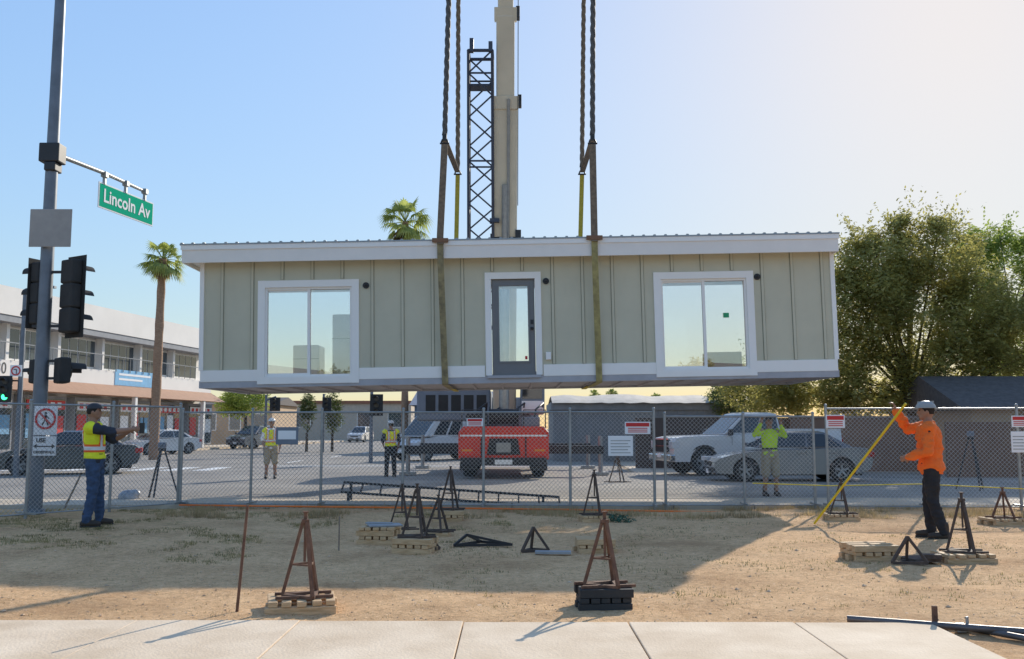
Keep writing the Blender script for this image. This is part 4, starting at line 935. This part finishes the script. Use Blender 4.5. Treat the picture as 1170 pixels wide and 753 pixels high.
for j in range(5):
    for i in range(n+1):
        x=-3.9+7.7*i/n; y=-.35+1.6*j; z=2.74+.32*math.sin(PI*min(1,(j+.3)/3))+.12*noise.noise(Vector((x*.9,y,2)))
        vs.append((x,y,z if j else 2.66+.05*noise.noise(Vector((x*2,0,0)))))
f.add(vs,[(j*(n+1)+i,j*(n+1)+i+1,(j+1)*(n+1)+i+1,(j+1)*(n+1)+i) for j in range(4) for i in range(n)]); f.build('tarpaulin',TARP,t,smooth=60,recalc=False)
simple_building('house','small brown house with dark shingle roof at the right edge behind the fence',X_(1108,31),X_(1290,31),31,6,2.1,BEIGE,DROOF,1.25,3,over=.4)
t=thing('garden_wall','brown garden wall behind the parked cars at right','wall',(11,33.6,0))
q=MB(); q.bb(-1.2,3.3,0,.2,0,1.85); q.build('wall_panel',M('brown_wall',(.27,.16,.11),.9,var=.15,scale=2),t); MB().bb(-1.25,3.35,-.04,.24,1.851,1.93).build('coping',M('coping',(.3,.22,.18),.9),t)
t=thing('garden_wall','brown board wall in front of the small house at the right edge','wall',(14.3,29.6,0))
MB().bb(-.9,7,0,.12,0,1.7).build('wall_panel',M('brown_boards',(.20,.12,.085),.9,var=.25,scale=3,stretch=(6,1,1)),t)
t=thing('garden_wall','dark fence wall behind the pickup left of the big tree','wall',(6.2,36.5,0))
MB().bb(-1.5,5,0,.15,0,1.9).build('wall_panel',M('dark_fence_wood',(.10,.08,.07),.9,var=.2,stretch=(8,1,1)),t)
simple_building('house','cream house across the street behind the viewer',-30,-14,-62,10,3.5,M('cream_wall',(.7,.64,.54),.85),DROOF,1.5,4).rotation_euler=(0,0,PI)
f=MB(); n=60; vs=[]
for i in range(n+1):
    a=PI+PI*i/n; r=700
    hh=52+30*noise.noise(Vector((i*.16,1,0)))+10*noise.noise(Vector((i*.6,4,0)))
    for rr,z in((600,-2),(680,hh*.55),(760,hh),(900,hh*.8)): vs.append((rr*math.cos(a),rr*math.sin(a),z+4*noise.noise(Vector((i*.9,rr*.01,0)))))
f.add(vs,[(i*4+j,(i+1)*4+j,(i+1)*4+j+1,i*4+j+1) for i in range(n) for j in range(3)]); struct(f.build('hills',M('dry_hill',(.24,.22,.19),.95,var=.3,scale=.02),smooth=180))
# ---------------- trees
def leafcloud(q,blobs,n,size,gap=-.1,nf=.8,seed=0,shell=.55,fuzz=.10):
    rr=random.Random(seed); wts=[(b[3]*b[4]*b[5])**.66 for b in blobs]; tot=sum(wts)
    for b,w in zip(blobs,wts):
        cx,cy,cz,rx,ry,rz=b
        for i in range(int(n*w/tot)):
            while 1:
                a,e=rr.uniform(0,2*PI),rr.uniform(-1,1); s=math.sqrt(1-e*e); rad=rr.uniform(shell**3,1.0)**(1/3)*(1+fuzz*rr.gauss(0,1))
                x=cx+rx*rad*s*math.cos(a); y=cy+ry*rad*s*math.sin(a); z=cz+rz*rad*e
                nv=noise.noise(Vector((x*nf,y*nf,z*nf+seed)))+.5*noise.noise(Vector((x*nf*2.7,y*nf*2.7,z*nf*2.7)))
                if nv>gap+.35*max(0,rad-.85)*4: break
            L=size*rr.uniform(.6,1.3); W=L*.42
            t=rr.uniform(0,2*PI); ph=rr.uniform(-.9,.6); dx,dy,dz=math.cos(t)*math.cos(ph)*L,math.sin(t)*math.cos(ph)*L,math.sin(ph)*L
            t2=rr.uniform(0,2*PI); ex,ey,ez=math.cos(t2)*W,math.sin(t2)*W,rr.uniform(-.6,.6)*W
            q.add([(x,y,z),(x+dx*.5+ex*.5,y+dy*.5+ey*.5,z+dz*.5+ez*.5),(x+dx,y+dy,z+dz),(x+dx*.5-ex*.5,y+dy*.5-ey*.5,z+dz*.5-ez*.5)],[(0,1,2,3)])
def tree(label,base,trunks,blobs,n,size,mat,seed,gap=-.1,name='tree',nf=.8,shell=.4,br=2,fuzz=.1,sprigs=0):
    base=Vector(base); t=thing(name,label,'tree',base)
    q=MB()
    for pts,r0,r1 in trunks: 
        m_=len(pts); q.path(pts,[r0+(r1-r0)*i/(m_-1) for i in range(m_)],10)
    rr=random.Random(seed); top=Vector(trunks[0][0][-1])
    for b in blobs:
        for k in range(br):
            e=Vector((b[0]+rr.uniform(-.4,.4)*b[3],b[1]+rr.uniform(-.4,.4)*b[4],b[2]+rr.uniform(-.3,.3)*b[5])); mid=(top+e)/2+Vector((rr.uniform(-.3,.3),rr.uniform(-.3,.3),-.25))
            q.path([top,mid,e],[trunks[0][2]*.4,.04,.012],6)
    q.build('trunk',BARK,t,smooth=60)
    q=MB(); leafcloud(q,blobs,n,size,gap,nf,seed,shell,fuzz)
    for k in range(sprigs):
        b=rr.choice(blobs); a=rr.uniform(0,2*PI); e=rr.uniform(-.1,1); s=math.sqrt(1-e*e); d=Vector((s*math.cos(a),s*math.sin(a),e))
        o_=Vector((b[0]+b[3]*.85*d.x,b[1]+b[4]*.85*d.y,b[2]+b[5]*.85*d.z)); d=(d+Vector((0,0,.5))).normalized(); Ls=rr.uniform(.5,1.2)
        for j in range(16):
            p=o_+d*Ls*j/16+Vector((rr.gauss(0,.05),rr.gauss(0,.05),rr.gauss(0,.05))); v=Vector((rr.gauss(0,1),rr.gauss(0,1),rr.gauss(0,1))).normalized()*size*.8; w=v.cross(d).normalized()*size*.2
            q.add([p,p+v*.5+w,p+v,p+v*.5-w],[(0,1,2,3)])
    q.build('crown',mat,t,recalc=False); return t
def bl(px,py,D,rpx,rpy,rd,base):
    c=P(px,py,D)-Vector(base); k=D/F; return (c.x,c.y,c.z,rpx*k,rd,rpy*k)
D=35.5; base=Vector((X_(1042,D),D,0))
bb_=lambda *a: bl(*a,base)
tree('large spreading olive green tree behind the right end of the hanging house',base,[([(0,0,0),(.1,0,1.2),(-.1,0,2.6)],.28,.2),([(0,0,.6),(.5,.1,1.8),(1.2,.3,3.2)],.18,.1),([(0,0,.6),(-.6,.1,1.9),(-1.6,.2,3.0)],.18,.09)],
 [bb_(1015,305,35.5,52,48,2.0),bb_(1065,298,35.5,56,48,2.2),bb_(975,345,35,56,58,2.1),bb_(1050,370,35,80,66,1.9),bb_(1120,360,35.5,72,60,2.0),bb_(940,415,35,72,54,1.5),bb_(870,440,36,58,38,1.5),bb_(1010,430,35.5,72,40,1.5),bb_(1100,410,36,72,38,1.5),bb_(1160,390,36,50,55,1.8),bb_(1040,262,35.5,32,20,1.0),bb_(990,275,35.5,26,22,1.0),bb_(960,305,35.5,20,24,.9),bb_(1075,258,35.5,14,12,.6),bb_(1000,345,34.5,46,46,1.4),bb_(925,458,35.3,50,22,1.2),bb_(985,462,35.3,45,20,1.2),bb_(1080,448,35.5,45,20,1.2)],108000,.18,LEAF1,3,gap=-.22,nf=.95,shell=.3,fuzz=.13,sprigs=260)
D=41; base=Vector((X_(1150,D),D,0))
tree('taller green tree at the right edge behind the olive green tree',base,[([(0,0,0),(0,0,2.5),(.1,0,5)],.25,.15)],
 [bb_(1125,272,41,34,18,1.2),bb_(1160,300,41,46,36,2),bb_(1102,300,41,26,22,1.3),bb_(1175,350,41,60,60,2.0),bb_(1180,410,41,60,40,2.0),bb_(1185,280,41,24,14,1),bb_(1115,330,41,40,30,1.5)],28000,.2,LEAF2,5,gap=-.08,nf=.8,fuzz=.13,sprigs=90)
D=44; base=Vector((X_(845,D),D,0))
tree('dark rounded tree behind the pickup under the house',base,[([(0,0,0),(0,0,1.5)],.2,.15)],[bb_(845,455,44,40,28,1.6),bb_(800,470,46,22,16,1.2)],9000,.2,LEAF3,6,gap=-.3)
D=75; base=Vector((X_(282,D),D,0))
tree('green tree above the beige low building',base,[([(0,0,0),(0,0,2.5)],.2,.12)],[bb_(282,455,75,28,22,2),bb_(262,462,75,16,14,1.4)],4500,.34,LEAF2,7,gap=-.3)
for k,(px,yy,D,w,h,lab) in enumerate(((352,470,62,9,22,'dark narrow cypress shrub far off, the left one of the pair'),(381,471,62,11,24,'dark narrow cypress shrub far off, the right one of the pair'))):
    base=Vector((X_(px,D),D,0)); tree(lab,base,[([(0,0,0),(0,0,1.2)],.1,.08)],[bb_(px,yy,D,w,h,.6)],1800,.2,LEAF3,20+k,gap=-.4)
for k,(px,D,w,lab) in enumerate(((238,130,40,'hazy tree behind the white building end'),(420,160,60,'wide dark tree mass far down the side road'),(690,90,45,'distant tree over the grey shed left part'),(770,85,55,'distant tree over the grey shed right part'),(560,110,40,'distant tree behind the crane'))):
    base=Vector((X_(px,D),D,0)); tree(lab,base,[([(0,0,0),(0,0,2)],.25,.15)],[bb_(px,474,D,w,16,4),bb_(px-w*.5,478,D,w*.6,10,3)],2600,.5,LEAF3,30+k,gap=-.3)
for k,(x,y,s,lab) in enumerate(((15,-42,1.1,'small round street tree behind the viewer to the right'),(-11,-40,1.35,'larger round street tree behind the viewer to the left'),(-16.5,-44,1.0,'low round street tree behind the viewer at far left'))):
    tree(lab,(x,y,0),[([(0,0,0),(0,0,2)],.2,.15)],[(0,0,4.2*s,2.0*s,2.0*s,2.0*s),(.9,.3,5.6*s,1.1*s,1.1*s,1.2*s)],3500,.35,LEAF1,40+k,gap=-.2,sprigs=30)
def palm(label,px,ytop,ybot,D,cr_px,lean,seed,fan=1.0,skirt=True,nfr=46):
    rr=random.Random(seed); base=Vector((X_(px,D),D,0)); tp=P(px+lean,ytop,D)-base; t=thing('palm_tree',label,'tree',base)
    q=MB(); n=18; pts=[];rs=[]
    for i in range(n+1):
        f_=i/n; pts.append((tp.x*f_*f_,0,tp.z*f_)); rs.append(.24-.06*f_+.015*math.sin(i*2.2))
    q.path(pts,rs,12); q.build('trunk',PBARK,t,smooth=70)
    rad=cr_px*D/F
    def frond(q,el,az,L,dr):
        d=Vector((math.cos(az)*math.cos(el),math.sin(az)*math.cos(el),math.sin(el))); o=Vector(tp); m_=o+d*L*.5+Vector((0,0,-.02))
        q.path([o,m_],[.02,.012],4)
        s=d.cross(Vector((0,0,1)));
        if s.length<.01: s=Vector((1,0,0))
        s.normalize()
        for k in range(13):
            a=(k-6)/6*1.2; v=(d*math.cos(a)+s*math.sin(a)); l=L*.55*(1-.25*abs(a)); w=(s*math.cos(a)-d*math.sin(a))*L*.028
            e1=m_+v*l*.5+Vector((0,0,-dr*.05*L)); e2=m_+v*l+Vector((0,0,-dr*.25*L-.12*L*abs(a)))
            q.add([m_,e1+w,e2,e1-w],[(0,1,2,3)])
    q=MB()
    for i in range(nfr): frond(q,rr.uniform(-.7,1.35),i*2.4+rr.uniform(-.3,.3),rad*rr.uniform(.85,1.2),rr.uniform(.4,1.6))
    q.build('crown',PALML,t,recalc=False)
    if skirt:
        q=MB()
        for i in range(40): 
            el=rr.uniform(-1.5,-.8); frond(q,el,rr.uniform(0,2*PI),rad*rr.uniform(.5,.9),.2)
        q.build('dead_frond_skirt',DRYL,t,recalc=False)
    return t
palm('slim palm tree with brown trunk left of the hanging house',179,296,500,46,28,7,1,skirt=True)
palm('green fan palm crown rising behind the roof left of the crane',463,254,490,62,34,0,2,skirt=True)
for k,(px,yt,D,rp) in enumerate(((679,452,110,9),(699,450,120,8),(750,455,110,8))):
    palm('distant small palm behind the grey shed, %s of three'%['left','middle','right'][k],px,yt,490,D,rp,0,50+k,skirt=False)
# ---------------- pole in the right worker's hand
a=P(1035,461,13.2); b=P(930,583,14.9); b.z=hgt(b.x,b.y)+.02
o=MB(b).path([b,a],.018,10).build('yellow_pole',YEL,smooth=60); o.location=b; tag(o,'long yellow pole slanting from the ground to the right worker\'s raised hand','pole')
# ---------------- stands, cribbing, etc.
def stand_parts(t,mat,h=.74,w=.17,th=.024):
    a3=[-PI/2+.35+2*PI*k/3 for k in range(3)]; w3=w*1.5
    q=MB(); q.box((0,0,h-.015),(.06,.06,.03)); q.tube((0,0,h-.01),(0,0,h+.06),.016); q.box((0,0,h+.06),(.045,.045,.012)); q.build('top_plate',mat,t)
    for a in a3:
        q=MB(); q.beam((w3*math.cos(a),w3*math.sin(a),.02),(.02*math.cos(a),.02*math.sin(a),h-.02),th,th); q.build('leg',mat,t)
    q=MB(); 
    zf=.42; ww=w3*(1-zf)+.02*zf; z=.02+(h-.05)*zf
    for k in range(3): q.beam((ww*math.cos(a3[k]),ww*math.sin(a3[k]),z),(ww*math.cos(a3[(k+1)%3]),ww*math.sin(a3[(k+1)%3]),z),.015,.015)
    q.tube((0,0,h*.45),(0,0,h-.03),.011); q.build('brace',mat,t)
    q=MB()
    for k in range(3): q.beam((w3*math.cos(a3[k]),w3*math.sin(a3[k]),.012),(w3*math.cos(a3[(k+1)%3]),w3*math.sin(a3[(k+1)%3]),.012),.035,.024)
    q.beam((-w*2.0,-w*.8,.012),(w*2.0,-w*.8,.012),.03,.022); q.beam((-w*2.0,w,.012),(w*2.0,w,.012),.03,.022)
    q.build('base_frame',mat,t)
def crib(t,mat,w=.5,d=.42,layers=2):
    z=0
    for l in range(layers):
        if l%2==0:
            for k in(-1,0,1): MB().box((rnd.uniform(-.02,.02),k*(d/2-.045),z+.035),(w,.085,.068),rz=rnd.uniform(-.03,.03)).build('timber',mat,t,bevel=.005)
        else:
            for k in range(5): MB().box((-w/2+.05+k*(w-.1)/4,rnd.uniform(-.02,.02),z+.022),(.075,d,.040),rz=rnd.uniform(-.04,.04)).build('timber',mat,t,bevel=.005)
        z+=.07 if l%2==0 else .044
    return z
cribs=[(344,700,WOOD,.56,2,'light timber crib under the front left steel stand'),(689,698,BLACKM,.44,3,'blackened timber crib under the front middle steel stand'),
 (434,624,WOOD,.48,4,'timber crib with grey planks on it left of the clustered stands'),(474,634,WOOD,.48,3,'timber crib under the stand nearest the grey planks'),(513,597,WOOD,.46,3,'timber crib under the stand behind the clustered ones'),
 (499,614,WOOD,.36,1,'low single layer timber crib among the clustered stands'),
 (680,633,WOOD,.46,3,'bare timber crib behind the front middle stand'),(678,598,WOOD,.44,2,'timber crib under the stand at the fence in the middle'),(961,597,WOOD,.5,2,'timber crib under the stand left of the worker in orange'),
 (994,643,WOOD,.52,3,'bare timber crib left of the orange worker\'s feet'),(1100,644,WOOD,.56,2,'timber crib under the stand right of the worker in orange'),(1146,601,WOOD,.56,2,'timber crib under the stand by the right fence')]
zz={}
for px,py,m_,w_,l_,lab in cribs:
    p=G(px,py); t=thing('timber_crib',lab,'timber crib',(p.x,p.y,hgt(p.x,p.y)-.012),rnd.uniform(-.25,.25)); zz[px]=(p,crib(t,m_,w_,w_*.8,l_)+hgt(p.x,p.y)-.012)
std=[(344,348,585,RUST,'rusty pyramid steel stand at the front left on light timber'),(689,690,585,RUST,'rusty pyramid steel stand at the front middle on dark timber'),(474,475,553,DRUST,'dark pyramid stand among the cluster left of the triangle frames'),
 (513,513,533,DRUST,'dark pyramid stand behind the cluster near the fence'),(678,678,537,DRUST,'dark pyramid stand by the fence at the middle'),(961,961,547,DRUST,'dark pyramid stand near the lower end of the yellow pole'),
 (1100,1096,563,DRUST,'dark pyramid stand just right of the worker in orange'),(1146,1146,557,RUST,'rusty pyramid stand beside the right fence'),(499,497,566,DRUST,'short dark pyramid stand on the low crib in the cluster')]
for i,(key,px,yt,m_,lab) in enumerate(std):
    p,z=zz[key]; top=P(px,yt,p.y).z; hgt_=top-z
    t=thing('steel_stand',lab,'stand',(p.x+.02,p.y,z+.001),rnd.uniform(-.3,.35)); stand_parts(t,m_,h=hgt_-.06,w=.115,th=.026)
p=G(459,607); t=thing('steel_stand','dark pyramid stand leaning behind the cluster by the crane ladder','stand',(p.x,p.y,hgt(p.x,p.y)),.3); stand_parts(t,DRUST,.6,.12)
p=G(706,551); t=thing('steel_stand','dark pyramid stand on the road right of the red crane','stand',(p.x,p.y,.0),.3); stand_parts(t,DRUST,.75,.17,.03)
p,z=zz[434]
q=MB((p.x,p.y,z)); q.box((p.x+.06,p.y-.02,z+.012),(.42,.28,.02),rz=.3); q.box((p.x-.02,p.y+.04,z+.030),(.34,.09,.02),rz=-.2); o=q.build('grey_plank',GREYW,bevel=.003); o.location=(p.x,p.y,z); tag(o,'grey planks lying on the timber crib left of the stands','plank')
def tri(label,px,py,w,h,rz,mat,tilt=0):
    p=G(px,py); t=thing('triangular_frame',label,'frame',(p.x,p.y,hgt(p.x,p.y)+.012),rz)
    a,b,c=Vector((-w/2,0,.012)),Vector((w/2,0,.012)),Vector((tilt,.08,h)); d=Vector((0,w*.5,.012))
    q=MB(); q.beam(a,b,.03,.03);q.beam(a,d,.03,.03);q.beam(b,d,.03,.03); q.build('base_bar',mat,t)
    for s in(a,b,d): MB().beam(s,c,.028,.028).build('strut',mat,t)
tri('black triangular steel frame lying low right of the clustered stands',552,628,.72,.13,.1,BLACK,-.2)
tri('dark triangular steel frame standing left of the bare middle crib',612,634,.34,.28,.3,DRUST)
tri('dark triangular steel frame at the feet of the worker in orange',1040,650,.36,.28,-.2,DRUST)
tri('small dark triangular frame leaning in the cluster of stands',490,634,.3,.2,.6,DRUST)
p=G(632,637); q=MB((p.x,p.y,.03)); q.box((p.x,p.y,.06),(.42,.12,.03),rz=-.06); o=q.build('steel_plate',GREYW,bevel=.003); o.location=(p.x,p.y,.03); tag(o,'flat grey steel piece on the dirt left of the bare middle crib','plate')
p=G(1050,646); q=MB((p.x,p.y,.03)); q.box((p.x,p.y,.07),(.35,.3,.04),rz=.3); q.box((p.x+.1,p.y-.1,.11),(.2,.12,.05),rz=-.3); o=q.build('steel_scrap',DRUST,bevel=.005); o.location=(p.x,p.y,.03); tag(o,'small heap of rusty steel plates at the orange worker\'s feet','scrap')
def stake(px,y0,px1,y1,r,label,mat):
    p=G(px,y0); a=Vector((p.x,p.y,hgt(p.x,p.y)-.05)); b=P(px1,y1,p.y); q=MB(a); q.path([a,b],[r,r*.9],8); o=q.build('stake',mat,smooth=50); o.location=a; tag(o,label,'stake')
stake(270,704,283,577,.013,'rusty steel stake leaning in the dirt at the front left',RUST)
stake(387,632,388,590,.010,'short thin stake in the shaded dirt',DWOOD)
stake(72,583,92,543,.02,'brown wooden stake leaning at the fence behind the left worker',DWOOD)
def pipe(a,b,r,label,mat=GALV):
    q=MB(a); q.path([a,b],r,12); 
    o=q.build('steel_pipe',mat,smooth=50); o.location=a; tag(o,label,'pipe')
PIP=M('dark_pipe',(.13,.12,.12),.5,metal=.5,var=.3,scale=5)
pipe(G(968,707,.07),G(1240,727,.07),.026,'long dark steel pipe on the dirt at the front right, the farther one',PIP)
pipe(G(1100,716,.05),G(1240,742,.05),.022,'steel pipe ending near the pavement at the front right, the nearer one',PIP)
pipe(G(1010,712,.045),G(1180,722,.045),.015,'thin steel pipe between the two thick pipes at the front right',GALV)
p=G(1069,724); q=MB(p); q.box((p.x,p.y,.10),(.035,.03,.2)); q.box((p.x+.02,p.y,.03),(.12,.06,.02)); o=q.build('pipe_bracket',RUST,bevel=.003); o.location=p; tag(o,'small rusty upright bracket beside the front right pipes','bracket')
p=G(1098,727); q=MB(p); q.box((p.x,p.y,.06),(.07,.05,.06)); q.tube((p.x+.05,p.y,.03),(p.x+.05,p.y,.14),.012); o=q.build('pipe_clamp',GALV,bevel=.005); o.location=p; tag(o,'grey pipe clamp at the end of the nearer front right pipe','clamp')
t=thing('lattice_frame','long dark ladder like steel frame lying on the pavement behind the fence','frame',(X_(510,18.9),18.9,.09))
a=Vector((-2.05,.4,.34));b=Vector((2.2,-.35,.10)); off=Vector((0,-.35,-.17))
for o_ in(Vector((0,0,0)),off): MB().beam(a+o_,b+o_,.04,.045).build('side_rail',BLACK,t)
for k in range(12): f_=k/11; MB().beam(a.lerp(b,f_),a.lerp(b,f_)+off,.03,.03).build('rung',BLACK,t)
for pp,hh_ in(((-1.9,.3),.32),((1.9,-.3),.12),((-1.9,.0),.17)): MB().beam((*pp,0),(*pp,hh_),.05).build('support',BLACK,t)
def tripod(label,px,py,yt,mat=BLACK):
    p=G(px,py); h=P(px,yt,p.y).z; t=thing('survey_tripod',label,'tripod',(p.x,p.y,.01 if p.y>18 else hgt(p.x,p.y)))
    for k in range(3):
        a=2*PI*k/3+.5; q=MB(); q.beam((.38*math.cos(a),.38*math.sin(a),0),(.05*math.cos(a),.05*math.sin(a),h*.86),.03,.03); q.build('leg',mat,t)
    q=MB(); q.path([(0,0,h*.84),(0,0,h*.89)],[.08,.08],12); q.build('tripod_head',mat,t)
    q=MB(); q.box((0,0,h*.94),(.14,.12,h*.09)); q.path([(0,-.1,h*.95),(0,.1,h*.95)],[.035,.03],10); q.build('instrument',CGREY,t,bevel=.01)
tripod('black survey tripod just right of the left worker',183,573,505)
tripod('black survey tripod behind the right fence beside the worker in orange',1112,560,492)
p=G(147,575); q=MB((p.x,p.y,.02)); q.ball((p.x,p.y,.13),(.22,.16,.14),14,8); q.ball((p.x+.12,p.y-.02,.19),(.12,.10,.09),10,6); o=q.build('bag',M('bag_plastic',(.12,.13,.16),.4,var=.6,scale=5,col2=(.6,.6,.62)),smooth=180); o.location=(p.x,p.y,.02); tag(o,'dark and white bag on the ground beside the left tripod','bag')
p=G(706,598); q=MB((p.x,p.y,.02)); leafcloud(q,[(p.x,p.y,.06,.25,.2,.08)],500,.06,-2,1,3); o=q.build('weed_clump',M('netting_green',(.04,.12,.07),.8),recalc=False); o.location=(p.x,p.y,.02); tag(o,'dark green clump on the ground right of the middle fence stand','plant')
# ---------------- light, sky, camera
Sd=Vector((.98,1.95,1.0)).normalized(); el=math.asin(Sd.z); az=math.atan2(Sd.x,Sd.y)
su=bpy.data.lights.new('sun','SUN'); su.energy=5.0; su.angle=R(.5); su.color=(1,.92,.79); so=bpy.data.objects.new('sun',su); C.objects.link(so); so.rotation_euler=Sd.to_track_quat('Z','Y').to_euler(); so.location=(20,40,40)
W=bpy.data.worlds.new('World'); sc.world=W; W.use_nodes=True; n=W.node_tree; n.nodes.clear()
N=n.nodes.new; L=n.links.new
sk=N('ShaderNodeTexSky'); sk.sky_type='NISHITA'; sk.sun_disc=False; sk.sun_elevation=el; sk.sun_rotation=az; sk.air_density=1.0; sk.dust_density=.45; sk.ozone_density=1.5
bw=N('ShaderNodeRGBToBW'); L(sk.outputs[0],bw.inputs[0])
m1=N('ShaderNodeMath'); m1.operation='MULTIPLY_ADD'; m1.inputs[1].default_value=.13; m1.inputs[2].default_value=.28; L(bw.outputs[0],m1.inputs[0])
m2=N('ShaderNodeMath'); m2.operation='DIVIDE'; m2.inputs[0].default_value=1.0; L(m1.outputs[0],m2.inputs[1])
vm=N('ShaderNodeVectorMath'); vm.operation='SCALE'; L(sk.outputs[0],vm.inputs[0]); L(m2.outputs[0],vm.inputs['Scale'])
hs=N('ShaderNodeHueSaturation'); hs.inputs['Saturation'].default_value=1.06; L(vm.outputs[0],hs.inputs['Color'])
bg=N('ShaderNodeBackground'); bg.inputs[1].default_value=.13; ou=N('ShaderNodeOutputWorld'); L(hs.outputs[0],bg.inputs[0]); L(bg.outputs[0],ou.inputs[0])
cm=bpy.data.cameras.new('camera'); co=bpy.data.objects.new('camera',cm); C.objects.link(co); co.location=(0,0,H); co.rotation_euler=(PI/2+math.atan(TP),0,0); cm.sensor_width=36; cm.lens=36*F/1170; cm.clip_end=5000; cm.clip_start=.05
sc.camera=co
sc.view_settings.view_transform='Standard'; sc.view_settings.look='None'; sc.view_settings.exposure=0
